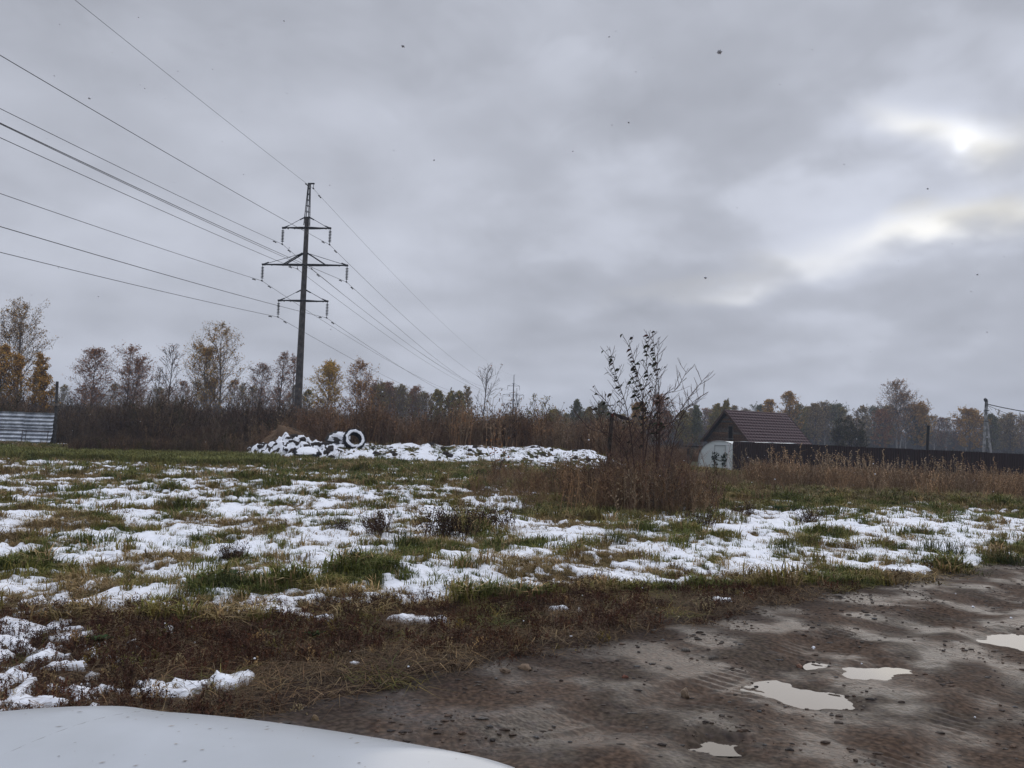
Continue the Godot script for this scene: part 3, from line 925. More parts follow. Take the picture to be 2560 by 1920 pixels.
	for k in 520:
		var u := rng.randf_range(-0.72, 0.72)
		var d := rng.randf_range(190, 260)
		var b := Basis(Vector3.UP, rng.randf() * TAU).scaled(Vector3.ONE * rng.randf_range(0.55, 1.0))
		xf.append(Transform3D(b, Vector3(u * d, -0.4, -d)))
		cols.append(tone(Color(1, 1, 1), 0.2))
	var far := MB.new(false)
	for k in 90:
		var p := Vector3(rng.randf_range(-3, 3), 0, rng.randf_range(-3, 3))
		far.tube([p, p + Vector3(rng.randf_range(-0.3, 0.3), rng.randf_range(4, 7.5), 0)], [0.05, 0.02], 3, Color(0.075, 0.065, 0.062), false)
		for q in 26:
			leaf_quad(far, p + Vector3(rng.randf_range(-0.7, 0.7), rng.randf_range(1.0, 6.5), rng.randf_range(-0.7, 0.7)), rng.randf_range(0.12, 0.3), tone(Color(0.09, 0.075, 0.055), 0.3))
	scatter("far_wood", far.mesh(vcol("foliage")), xf, cols, "far grey-brown wood reading as one mass along the horizon", "wood")
func fit_height(o: Node3D, x: float, top: float, d: float):
	var tp := atv(x, top, d)
	var g := gh(tp.x, d) - 0.15
	if not o.has_meta("tall"):
		var me: ArrayMesh = o.get_child(0).mesh
		o.set_meta("tall", me.get_aabb().end.y)
	var k: float = (tp.y - g) / float(o.get_meta("tall"))
	o.position = Vector3(tp.x, g, -d)
	o.scale = Vector3(lerpf(k, 1.0, 0.25), k, lerpf(k, 1.0, 0.25))

# ------------------------------------------------------------------ house, greenhouse, fence, utility pole
func build_right_side():
	var wood := vcol("weathered_wood", 0.85, 0.3)
	wood.albedo_texture = noise_tex(91, 0.03, 4, Color(0.6, 0.58, 0.56), Color(1, 1, 1), 256, 1.6)
	world_tex(wood, 0.8)
	# house: local x along the ridge, z across (towards the viewer), origin below the near gable's apex
	var apex := atv(1568, 888, 65.0)
	var ridge_dir := Vector3(0.85, 0, -0.53).normalized()
	var base_y := gh(apex.x, 65.0) - 0.05
	var hs := thing("house", "small wooden house with a steep dark brown metal-tile roof", "house", Vector3(apex.x, base_y, apex.z), atan2(-ridge_dir.z, ridge_dir.x))
	var rh := apex.y - base_y          # ridge height
	var hw := 2.5; var L := 7.9; var eh := 1.45 - base_y
	var wall := MB.new(false)
	var wc := Color(0.13, 0.10, 0.08)
	wall.box(Vector3(L * 0.5, eh * 0.5, 0), Vector3(L - 0.5, eh, hw * 2 - 0.5), wc)
	part("wall", wall.mesh(wood), hs)
	# gable boards: one by one, leaving a window opening
	var nb := 15
	var gx := 0.22
	var y0 := eh - 0.1
	for k in nb:
		var ya := lerpf(y0, rh - 0.12, k / float(nb)); var yb := lerpf(y0, rh - 0.12, (k + 1) / float(nb)) - 0.012
		var wa := hw * (rh - ya) / (rh - eh) - 0.15; var wb := maxf(hw * (rh - yb) / (rh - eh) - 0.15, 0.02)
		var segs := [[-1.0, 1.0]]
		var win := ya > eh + 0.05 and yb < eh + 1.22
		if win: segs = [[-1.0, 0.12], [0.62, 1.0]]
		for sg in segs:
			var za: float = wa * sg[0] if absf(sg[0]) > 0.99 else sg[0]
			var zb: float = wa * sg[1] if absf(sg[1]) > 0.99 else sg[1]
			var zc: float = wb * sg[0] if absf(sg[0]) > 0.99 else sg[0]
			var zd: float = wb * sg[1] if absf(sg[1]) > 0.99 else sg[1]
			if zb <= za: continue
			var b := MB.new(false)
			var col: Color = [Color(0.15, 0.085, 0.05), Color(0.12, 0.085, 0.065), Color(0.13, 0.12, 0.11), Color(0.17, 0.10, 0.06)][rng.randi() % 4]
			col = tone(col, 0.15)
			var f := gx - rng.randf_range(0.0, 0.012)
			b.quad(Vector3(f, ya, za), Vector3(f, yb, zc), Vector3(f, yb, zd), Vector3(f, ya, zb), col)
			b.quad(Vector3(f, yb, zc), Vector3(f + 0.03, yb, zc), Vector3(f + 0.03, yb, zd), Vector3(f, yb, zd), col)
			b.quad(Vector3(f, ya, za), Vector3(f, ya, zb), Vector3(f + 0.03, ya, zb), Vector3(f + 0.03, ya, za), col)
			b.quad(Vector3(f + 0.03, ya, za), Vector3(f + 0.03, ya, zb), Vector3(f + 0.03, yb, zd), Vector3(f + 0.03, yb, zc), col)
			part("gable_board", b.mesh(wood), hs)
	var win_o := MB.new(false)
	for q in [[0.10, 0.0], [0.60, 0.0]]:
		win_o.box(Vector3(gx - 0.02, eh + 0.63, q[0] + 0.02), Vector3(0.06, 1.2, 0.05), Color(0.16, 0.14, 0.12))
	win_o.box(Vector3(gx - 0.02, eh + 1.25, 0.37), Vector3(0.06, 0.06, 0.6), Color(0.16, 0.14, 0.12))
	win_o.box(Vector3(gx - 0.05, eh + 0.18, 0.37), Vector3(0.10, 0.05, 0.75), Color(0.17, 0.16, 0.15))
	var wpart := part("window", win_o.mesh(wood), hs)
	wpart.set_meta("label", "dark unglazed opening in the gable")
	# roof: two slopes, each of tile rows
	var roof_n := Node3D.new()
	roof_n.name = "roof"
	hs.add_child(roof_n)
	var rm := vcol("metal_tile", 0.5, 0.4)
	var slope := sqrt(hw * hw + (rh - eh) * (rh - eh))
	var rows := 11
	var lit := Color(0.050, 0.018, 0.023)
	for side in [1, -1]:
		for r in rows:
			var b := MB.new()
			var cols := int(L / 0.09)
			var fr := []
			for e in 4:
				var q: float = [0.0, 0.03, 0.55, 1.0][e]
				var down := (r + q) / rows
				var lift: float = [0.028, 0.036, 0.018, 0.0][e] + 0.028
				fr.append([down, lift])
			# from the lower lip (e = 3 of the row above) upwards
			for i in cols + 1:
				var xx := L * i / cols
				var wv := 0.022 * (0.5 + 0.5 * cos(TAU * xx / 0.36))
				for e in 5:
					var dn: float; var lf: float
					if e < 4:
						dn = fr[e][0]; lf = [0.030, 0.036, 0.075, 0.115][e] + wv
					else:
						dn = fr[3][0] + 0.001; lf = 0.026
					var zz: float = side * hw * 1.06 * dn
					var yy := rh - (rh - eh) * 1.06 * dn
					var nn := Vector3(0, hw, side * (rh - eh)).normalized()
					var wn := (nn + Vector3(0.33 * sin(TAU * xx / 0.36), 0, 0)).normalized()
					b.vert(Vector3(xx - 0.15, yy, zz) + nn * lf, wn if e < 4 else Vector3(0, -0.5, side * 0.8).normalized(), lit)
			for i in cols:
				for e in 4:
					var k := i * 5 + e
					for q in [k, k + 1, k + 5, k + 5, k + 1, k + 6]: b.idx.append(q)
			part("tile_row", b.mesh(rm), roof_n)
		var barge := MB.new(false)
		for gxx in [-0.16, L - 0.13]:
			var pa := Vector3(gxx, rh + 0.02, 0); var pb := Vector3(gxx, eh - 0.06 * (rh - eh), side * hw * 1.07)
			var lenb := (pb - pa).length()
			var by := (pb - pa).normalized()
			barge.box((pa + pb) * 0.5, Vector3(0.04, lenb, 0.17), Color(0.05, 0.04, 0.04) if gxx > 1.0 else Color(0.10, 0.06, 0.045), Basis(Vector3.RIGHT, by, Vector3.RIGHT.cross(by)))
		part("barge_board", barge.mesh(wood), roof_n)
		var under := MB.new(false)
		under.quad(Vector3(-0.15, rh - 0.03, 0), Vector3(L - 0.15, rh - 0.03, 0), Vector3(L - 0.15, eh - 0.1 - 0.03, side * hw * 1.05), Vector3(-0.15, eh - 0.1 - 0.03, side * hw * 1.05), Color(0.06, 0.045, 0.04))
		part("soffit", under.mesh(wood), roof_n)
	var cap := MB.new()
	cap.tube([Vector3(-0.17, rh + 0.04, 0), Vector3(L - 0.12, rh + 0.04, 0)], [0.08, 0.08], 8, lit)
	part("ridge_cap", cap.mesh(rm), roof_n)

	# greenhouse: arched, milky sheeting on hoops, runs back to the right
	var gc := atv(1556, 952, 46.0)
	var gy := gh(gc.x, 46.0)
	var gh_ := thing("greenhouse", "white arched greenhouse at the left end of the dark fence", "greenhouse", Vector3(gc.x, gy - 0.05, gc.z), atan2(-ridge_dir.z, ridge_dir.x))
	var top := gc.y - gy + 0.03
	var sheet := StandardMaterial3D.new()
	sheet.resource_name = "milky_sheet"
	sheet.albedo_color = Color(0.80, 0.83, 0.83)
	sheet.roughness = 0.45
	sheet.backlight_enabled = true
	sheet.backlight = Color(0.35, 0.37, 0.37)
	var arch := []
	for k in 19:
		var th := PI * k / 18.0
		arch.append(Vector2(-1.75 * cos(th), top * pow(sin(th), 0.6)))
	for seg in 3:
		var cov := MB.new()
		for k in 18:
			var a: Vector2 = arch[k]; var b: Vector2 = arch[k + 1]
			var xa := seg * 2.1 + (0.0 if seg == 0 else 0.01); var xb := xa + 2.09
			cov.quad(Vector3(xa, a.y, a.x), Vector3(xb, a.y, a.x), Vector3(xb, b.y, b.x), Vector3(xa, b.y, b.x), Color.WHITE)
		part("cover_sheet", cov.mesh(sheet), gh_)
	for e in [0.0, 6.3]:
		var endw := MB.new()
		for k in 18:
			endw.tri(Vector3(e, 0, 0), Vector3(e, arch[k].y, arch[k].x), Vector3(e, arch[k + 1].y, arch[k + 1].x), Color.WHITE)
		part("end_wall", endw.mesh(sheet), gh_)
	for hh in 4:
		var hoop := MB.new()
		var pts := []; var rad := []
		for a in arch:
			pts.append(Vector3(hh * 2.1 - (0.02 if hh == 0 else 0.0), a.y + 0.012, a.x * 1.006)); rad.append(0.017)
		hoop.tube(pts, rad, 5, Color(0.30, 0.31, 0.32))
		part("hoop", hoop.mesh(vcol("galvanised", 0.5, 0.5)), gh_)
	var door := MB.new()
	for zz in [-0.42, 0.42]: door.tube([Vector3(-0.03, 0, zz), Vector3(-0.03, top * 0.86, zz)], [0.018, 0.018], 5, Color(0.34, 0.35, 0.36))
	for yy in [0.75, top * 0.86]: door.tube([Vector3(-0.03, yy, -0.42), Vector3(-0.03, yy, 0.42)], [0.018, 0.018], 5, Color(0.34, 0.35, 0.36))
	part("door_frame", door.mesh(vcol("galvanised")), gh_)

	# white post with crossbars in front of it
	var wp := atv(1573, 1006, 41.5)
	var wpo := thing("white_post", "thin white post with crossbars in front of the greenhouse", "post", Vector3(wp.x, gh(wp.x, 41.5), wp.z))
	var wmat := vcol("white_paint", 0.6, 0.4)
	var m := MB.new()
	m.box(Vector3(0, 0.75, 0), Vector3(0.055, 1.6, 0.05), Color(0.6, 0.61, 0.62))
	part("upright", m.mesh(wmat), wpo)
	for b in [[1.46, 0.42], [0.02 + 0.2, 0.58]]:
		var cb := MB.new()
		cb.box(Vector3(0, b[0], 0.045), Vector3(b[1], 0.04, 0.035), Color(0.55, 0.56, 0.57))
		part("crossbar", cb.mesh(wmat), wpo)

	# open shelter left of the greenhouse
	var sp := atv(1508, 966, 54.0)
	var sh := thing("lean_to", "low dark open shelter with a board roof left of greenhouse", "shelter", Vector3(sp.x, gh(sp.x, 54.0), sp.z), 0.5)
	var hgt := sp.y - sh.position.y
	m = MB.new(false)
	for k in 5: m.box(Vector3(0.5, hgt + 0.02 * k, -0.6 + k * 0.3), Vector3(2.6, 0.04, 0.28), Color(0.055, 0.045, 0.04))
	part("roof", m.mesh(wood), sh)
	m = MB.new(false)
	m.box(Vector3(0.5, hgt - 0.09, 0.72), Vector3(2.5, 0.1, 0.05), Color(0.17, 0.13, 0.11))
	part("beam", m.mesh(wood), sh)
	for q in [[-0.4, 0.65], [1.4, 0.65], [-0.4, -0.55], [1.4, -0.55]]:
		m = MB.new(false)
		m.box(Vector3(q[0], hgt * 0.5 - 0.1, q[1]), Vector3(0.1, hgt, 0.1), Color(0.10, 0.085, 0.08))
		part("post", m.mesh(wood), sh)

	# dark profiled-sheet fence
	var fa := atv(1584, 953, 43.0); var fb := atv(2300, 985, 38.0)
	var run := Vector3(fb.x - fa.x, 0, fb.z - fa.z)
	var flen := run.length()
	var fd := run.normalized()
	var fence := thing("sheet_fence", "long dark brown profiled metal fence on the right", "fence", Vector3(fa.x, 0, fa.z), atan2(-fd.z, fd.x))
	var fm := vcol("dark_sheet", 0.55, 0.4)
	var np := int(ceil(flen / 1.15))
	for k in np:
		var t0 := k * flen / np; var t1 := (k + 1) * flen / np + 0.02
		var b := MB.new()
		var htop := lerpf(fa.y, fb.y, (k + 0.5) / np) + rng.randf_range(-0.012, 0.012)
		var bot := lerpf(gh(fa.x, 43.0), gh(fb.x, 38.0), (k + 0.5) / np) - 0.15
		var nn := int((t1 - t0) / 0.0287)
		for i in nn:
			var p := []
			for e in 2:
				var ph := fmod((i + e) * 0.25, 1.0)
				var z := 0.022 if (ph < 0.4) else 0.0
				p.append(Vector3(t0 + (t1 - t0) * (i + e) / nn, 0, z + 0.004 * (k % 2)))
			b.quad(p[0] + Vector3(0, bot, 0), p[0] + Vector3(0, htop, 0), p[1] + Vector3(0, htop, 0), p[1] + Vector3(0, bot, 0), tone(Color(0.024, 0.013, 0.014), 0.04))
		part("panel", b.mesh(fm), fence)
		if k % 2 == 0:
			b = MB.new(false)
			b.box(Vector3(t0, (htop + bot) * 0.5 - 0.05, -0.10), Vector3(0.06, htop - bot - 0.02, 0.06), Color(0.03, 0.022, 0.022))
			part("post", b.mesh(fm), fence)
	for yy in [0.35, 0.8]:
		var b := MB.new(false)
		var ya := lerpf(gh(fa.x, 43.0), fa.y, yy); var yb := lerpf(gh(fb.x, 38.0), fb.y, yy)
		var pa := Vector3(0, ya, -0.045); var pb := Vector3(flen, yb, -0.045)
		var dx := (pb - pa).normalized()
		b.box((pa + pb) * 0.5, Vector3((pb - pa).length(), 0.04, 0.03), Color(0.03, 0.022, 0.022), Basis(dx, Vector3.BACK.cross(dx), Vector3.BACK))
		part("rail", b.mesh(fm), fence)

	# rusty steel post behind the fence
	var pp := atv(2005, 921, 46.0); var pb2 := atv(2000, 980, 46.0)
	var post := thing("steel_post", "dark upright steel post rising above the fence", "post", Vector3(pb2.x, gh(pb2.x, 46.0), pb2.z))
	post.rotation.z = -0.05
	m = MB.new()
	var ph2 := pp.y - post.position.y
	m.tube([Vector3(0, -0.2, 0), Vector3(0, ph2, 0)], [0.085, 0.085], 10, Color(0.022, 0.02, 0.022))
	part("tube", m.mesh(vcol("dark_steel")), post)
	m = MB.new()
	m.tube([Vector3(0, ph2, 0), Vector3(0, ph2 + 0.05, 0)], [0.10, 0.09], 10, Color(0.03, 0.028, 0.03))
	part("cap", m.mesh(vcol("dark_steel")), post)

	# concrete utility pole with brace, lamp and cables
	var ub := atv(2123, 985, 75.0); var ut := atv(2131, 866, 75.0)
	var ug := gh(ub.x, 75.0) - 0.1
	var up := thing("utility_pole", "pale concrete utility pole with a leaning brace and street lamp", "utility pole", Vector3(ub.x, ug, ub.z))
	var tilt := Vector3(ut.x - ub.x, ut.y - ug, 0)
	var pc := Color(0.36, 0.36, 0.36)
	m = MB.new(false)
	var yb3 := tilt.normalized()
	var zb := Vector3.BACK
	var bas := Basis(yb3.cross(zb), yb3, zb)
	m.box(bas * Vector3(0, tilt.length() * 0.5 - 0.15, 0), Vector3(0.24, tilt.length() + 0.3, 0.2), pc, bas, 0.03)
	part("pole", m.mesh(vcol("concrete")), up)
	var uh := tilt.length()
	var bt := bas * Vector3(0.14, uh * 0.70, 0)
	var bf := Vector3(atv(2150, 985, 74.0).x - ub.x, 0, 0.6)
	var by2 := (bt - bf).normalized()
	var bas2 := Basis(by2.cross(zb).normalized(), by2, by2.cross(zb).normalized().cross(by2))
	m = MB.new(false)
	m.box((bt + bf) * 0.5, Vector3(0.2, (bt - bf).length() + 0.3, 0.18), pc, bas2, 0.03)
	part("brace", m.mesh(vcol("concrete")), up)
	m = MB.new(false)
	for yy in [0.70, 0.86]: m.box(bas * Vector3(0.03, uh * yy, 0), Vector3(0.36, 0.07, 0.26), Color(0.03, 0.03, 0.032), bas)
	part("bracket", m.mesh(vcol("dark_steel")), up)
	var lamp := MB.new()
	lamp.tube([bas * Vector3(-0.1, uh * 0.9, 0.05), bas * Vector3(-0.22, uh * 0.99, 0.25)], [0.03, 0.03], 6, Color(0.05, 0.05, 0.052))
	lamp.lathe(bas * Vector3(-0.27, uh + 0.04, 0.3), [Vector2(0.0, 0.2), Vector2(0.10, 0.18), Vector2(0.17, 0.02), Vector2(0.15, -0.12), Vector2(0.06, -0.16), Vector2(0.0, -0.16)], 12, Color(0.045, 0.045, 0.05), Basis(Vector3.BACK, 0.6))
	part("street_lamp", lamp.mesh(vcol("dark_steel")), up)
	var loops := MB.new()
	for k in 3:
		var p0 := bas * Vector3(0.12, uh * (0.93 - k * 0.03), 0)
		loops.tube([p0, p0 + Vector3(0.2, -0.18 - 0.1 * k, 0.05), p0 + Vector3(0.42 - 0.1 * k, -0.42 - 0.12 * k, 0.05)], [0.014, 0.014, 0.014], 4, Color(0.03, 0.03, 0.03))
	part("cable_end", loops.mesh(vcol("wire")), up)
	var pole_top := up.position + bas * Vector3(0.08, uh * 0.955, 0)
	var cabs := [
		[pole_top, atv(2420, 905, 60.0), 0.35, 0.045, "thick twisted cable from the utility pole towards the right edge"],
		[pole_top + Vector3(0, -0.1, 0), atv(2420, 955, 62.0), 0.5, 0.020, "thin lower cable sagging right from the utility pole"],
		[up.position + bas * Vector3(-0.1, uh * 0.86, 0), atv(2062, 960, 88.0), 0.2, 0.018, "thin cable running down left from the utility pole"]]
	for c in cabs:
		var pts := []; var rad := []
		for k in 17:
			var q := k / 16.0
			pts.append(c[0].lerp(c[1], q) + Vector3(0, -4.0 * c[2] * q * (1.0 - q), 0)); rad.append(c[3])
		var w := MB.new()
		w.tube(pts, rad, 5, Color(0.035, 0.035, 0.037))
		single("service_cable", w.mesh(vcol("wire")), c[4], "cable", "cables of the utility pole")

# ------------------------------------------------------------------ corrugated sheets and post on the left
func build_left_fence():
	var a := atv(-70, 886, 46.0); var b := atv(117, 893, 46.0)
	var g := gh(b.x, 46.0)
	var run := Vector3(b.x - a.x, 0, b.z - a.z)
	var L := run.length()
	var t := thing("corrugated_fence", "silvery corrugated metal sheets standing as a fence at left edge", "fence", Vector3(a.x, 0, a.z), 0.0)
	var zinc := StandardMaterial3D.new()
	zinc.resource_name = "zinc"
	zinc.albedo_color = Color(0.80, 0.82, 0.85)
	zinc.metallic = 0.3
	zinc.roughness = 0.36
	zinc.roughness_texture = noise_tex(101, 0.02, 4, Color(0.55, 0.55, 0.55), Color(1, 1, 1), 256, 2.0)
	zinc.albedo_texture = noise_tex(103, 0.012, 4, Color(0.72, 0.73, 0.75), Color(1, 1, 1), 256, 2.2)
	world_tex(zinc, 0.5)
	var top := (a.y + b.y) * 0.5
	# two rows of sheets, ribs running level
	for row in 2:
		for cidx in 3:
			var m := MB.new()
			var x0 := L * cidx / 3.0; var x1 := L * (cidx + 1) / 3.0 + 0.03
			var yt: float = lerpf(a.y, b.y, (cidx + 0.5) / 3.0) - (0.0 if row == 0 else 0.82)
			var hgt := 0.88 if row == 0 else 0.95
			var n := 72
			var lean := 0.12 if row == 0 else 0.45
			for i in n + 1:
				var y := yt - hgt * i / n
				var ph := TAU * (hgt * i / n) / 0.23
				var z := 0.034 * cos(ph) + lean * (y - yt) * -0.6 + 0.012 * (cidx % 2) + (0.02 if row == 0 else 0.0) + 0.02 * sin(y * 5.0 + cidx)
				var nn := Vector3(0, -0.034 * sin(ph) * TAU / 0.23, 1).normalized()
				m.vert(Vector3(x0, y, z), nn, Color.WHITE)
				m.vert(Vector3(x1, y + 0.012, z + 0.01 * sin(i * 0.3)), nn, Color.WHITE)
			for i in n:
				for q in [i * 2, i * 2 + 1, i * 2 + 2, i * 2 + 2, i * 2 + 1, i * 2 + 3]: m.idx.append(q)
			part("corrugated_sheet", m.mesh(zinc), t)
	var wood := vcol("weathered_wood")
	for k in 3:
		var m := MB.new(false)
		m.box(Vector3(L * k / 2.0 - 0.05, (top + g) * 0.5 - 0.15, -0.16), Vector3(0.1, top - g + 0.3, 0.1), Color(0.09, 0.08, 0.075))
		part("post", m.mesh(wood), t)
	for yy in [0.45, 1.35]:
		var m := MB.new(false)
		m.box(Vector3(L * 0.5, top - yy, -0.1), Vector3(L, 0.08, 0.04), Color(0.09, 0.08, 0.075))
		part("rail", m.mesh(wood), t)
	# wooden post with a nailed board
	var pt := atv(122, 824, 45.5); var pb := atv(117, 950, 45.5)
	var po := thing("wooden_post", "tall grey wooden post with a short board nailed across it", "post", Vector3(pb.x + 0.05, gh(pb.x, 45.5), pb.z))
	var hgt := pt.y - po.position.y
	var m := MB.new(false)
	var lean := (pt.x - pb.x) / hgt
	var yb := Vector3(lean, 1, 0).normalized()
	m.box(Vector3(lean * hgt * 0.5, hgt * 0.5 - 0.1, 0), Vector3(0.13, hgt + 0.2, 0.11), Color(0.10, 0.095, 0.095), Basis(yb.cross(Vector3.BACK), yb, Vector3.BACK), 0.015)
	part("post", m.mesh(wood), po)
	m = MB.new(false)
	var bc := atv(121.5, 874, 45.5)
	m.box(Vector3(bc.x - po.position.x, bc.y - po.position.y, 0.075), Vector3(0.66, 0.15, 0.035), Color(0.26, 0.23, 0.20), Basis(Vector3.BACK, 0.03))
	part("cross_board", m.mesh(wood), po)
	# low rusty frame in front of the sheets
	var fx := thing("pipe_railing", "low rusty pipe railing leaning against the corrugated sheets", "railing", Vector3(xv(50, 45.2), gh(xv(50, 45.2), 45.2), -45.2))
	m = MB.new()
	m.tube([Vector3(-1.6, 0.75, 0), Vector3(1.5, 0.68, 0)], [0.022, 0.022], 5, Color(0.06, 0.045, 0.04))
	part("top_bar", m.mesh(vcol("dark_steel")), fx)
	for xx in [-1.5, -0.1, 0.12, 1.4]:
		m = MB.new()
		m.tube([Vector3(xx, -0.1, 0), Vector3(xx + 0.05, 0.75, 0)], [0.02, 0.02], 5, Color(0.06, 0.045, 0.04))
		part("upright", m.mesh(vcol("dark_steel")), fx)

# ------------------------------------------------------------------ dumped rubble, tyres
func lump(seed_: int, size: Vector3, rough: float, col: Color, cut := 0.0) -> MB:
	var f := FastNoiseLite.new()
	f.seed = seed_; f.frequency = 1.1; f.fractal_octaves = 3
	f.noise_type = FastNoiseLite.TYPE_SIMPLEX_SMOOTH
	var m := MB.new()
	var nu := 16; var nv := 10
	for j in nv + 1:
		var ph := PI * j / nv
		for i in nu:
			var th := TAU * i / nu
			var dv := Vector3(sin(ph) * cos(th), cos(ph), sin(ph) * sin(th))
			var r := 1.0 + rough * f.get_noise_3d(dv.x * 1.2, dv.y * 1.2, dv.z * 1.2) * 1.6
			if cut > 0.0:
				for ax in [Vector3(1, 0.3, 0.2), Vector3(-0.7, 0.5, 0.6), Vector3(0.2, 0.9, -0.3), Vector3(-0.3, 0.1, -1), Vector3(0.3, -0.1, 1)]:
					var q: float = dv.dot(ax.normalized())
					if q > 0.01: r = minf(r, cut / q)
			m.v.append(dv * r * size * 0.5); m.c.append(col)
	for j in nv:
		for i in nu:
			var a := j * nu + i; var b := j * nu + (i + 1) % nu
			for q in [a, a + nu, b, b, a + nu, b + nu]: m.idx.append(q)
	m.n.resize(m.v.size()); m.n.fill(Vector3.ZERO)
	for k in range(0, m.idx.size(), 3):
		var a := m.v[m.idx[k]]; var b := m.v[m.idx[k + 1]]; var c := m.v[m.idx[k + 2]]
		var nn := (c - a).cross(b - a)
		if nn.dot(a + b + c) < 0: nn = -nn
		for q in 3: m.n[m.idx[k + q]] += nn
	for k in m.n.size(): m.n[k] = m.n[k].normalized() if m.n[k].length_squared() > 1e-16 else Vector3.UP
	return m
func tyre_parts(t: Node3D, R: float, w: float, snow_face: bool, full: bool):
	# axis along local z
	var rubber := vcol("rubber", 0.8, 0.35)
	var c := Color(0.014, 0.014, 0.016)
	var prof := []
	var inner := R * 0.56
	for p in [[inner, -0.34], [inner * 1.03, -0.46], [R * 0.80, -0.5], [R * 0.95, -0.44], [R * 0.985, -0.3], [R, 0.0], [R * 0.985, 0.3], [R * 0.95, 0.44], [R * 0.80, 0.5], [inner * 1.03, 0.46], [inner, 0.34], [inner * 1.08, 0.3], [R * 0.88, 0.34], [R * 0.90, 0.0], [R * 0.88, -0.34], [inner * 1.08, -0.3], [inner, -0.34]]:
		prof.append(Vector2(p[0], p[1] * w))
	var m := MB.new()
	m.lathe(Vector3.ZERO, prof, 40, c, Basis(Vector3.RIGHT, PI / 2))
	part("carcass", m.mesh(rubber), t)
	var tr := MB.new(false)
	for k in 30:
		var th := TAU * k / 30
		for s in [-1, 1]:
			var b := Basis(Vector3.BACK, th + s * 0.05)
			tr.box(b * Vector3(R * 0.99, 0, s * w * 0.24), Vector3(R * 0.07, R * 0.10, w * 0.42), c, b * Basis(Vector3.RIGHT, s * 0.35))
	part("tread", tr.mesh(rubber), t)
	if full:
		var cap := lump(int(R * 100), Vector3(R * 1.75, R * 1.75, 0.22), 0.22, Color(0.86, 0.875, 0.91))
		part("snow_cap", cap.mesh(mats["snow"]), t).position = Vector3(0, 0, w * 0.45)
	elif snow_face:
		var sn := MB.new()
		var rings := [[inner * 1.10, 0.46], [R * 0.65, 0.535], [R * 0.71, 0.56], [R * 0.78, 0.565], [R * 0.83, 0.545], [R * 0.875, 0.46]]
		var nseg := 56
		for i in nseg + 1:
			var th := TAU * i / nseg
			for q in rings.size():
				var wob := 1.0 + 0.045 * n_tus.get_noise_2d(cos(th) * 2.0 + q * 0.1, sin(th) * 2.0) * (2.2 if q == 0 or q == 5 else 1.0)
				var rr: float = rings[q][0] * wob
				sn.v.append(Vector3(cos(th) * rr, sin(th) * rr, rings[q][1] * w + 0.015 * n_fine.get_noise_2d(th * 2.0, q)))
				sn.n.append(Vector3(cos(th) * (q - 2.5) * 0.25, sin(th) * (q - 2.5) * 0.25, 1).normalized())
				sn.c.append(Color(0.86, 0.875, 0.91))
		for i in nseg:
			for q in rings.size() - 1:
				var k := i * rings.size() + q
				for z in [k, k + 1, k + rings.size(), k + rings.size(), k + 1, k + rings.size() + 1]: sn.idx.append(z)
		part("snow_ring", sn.mesh(mats["snow"]), t)
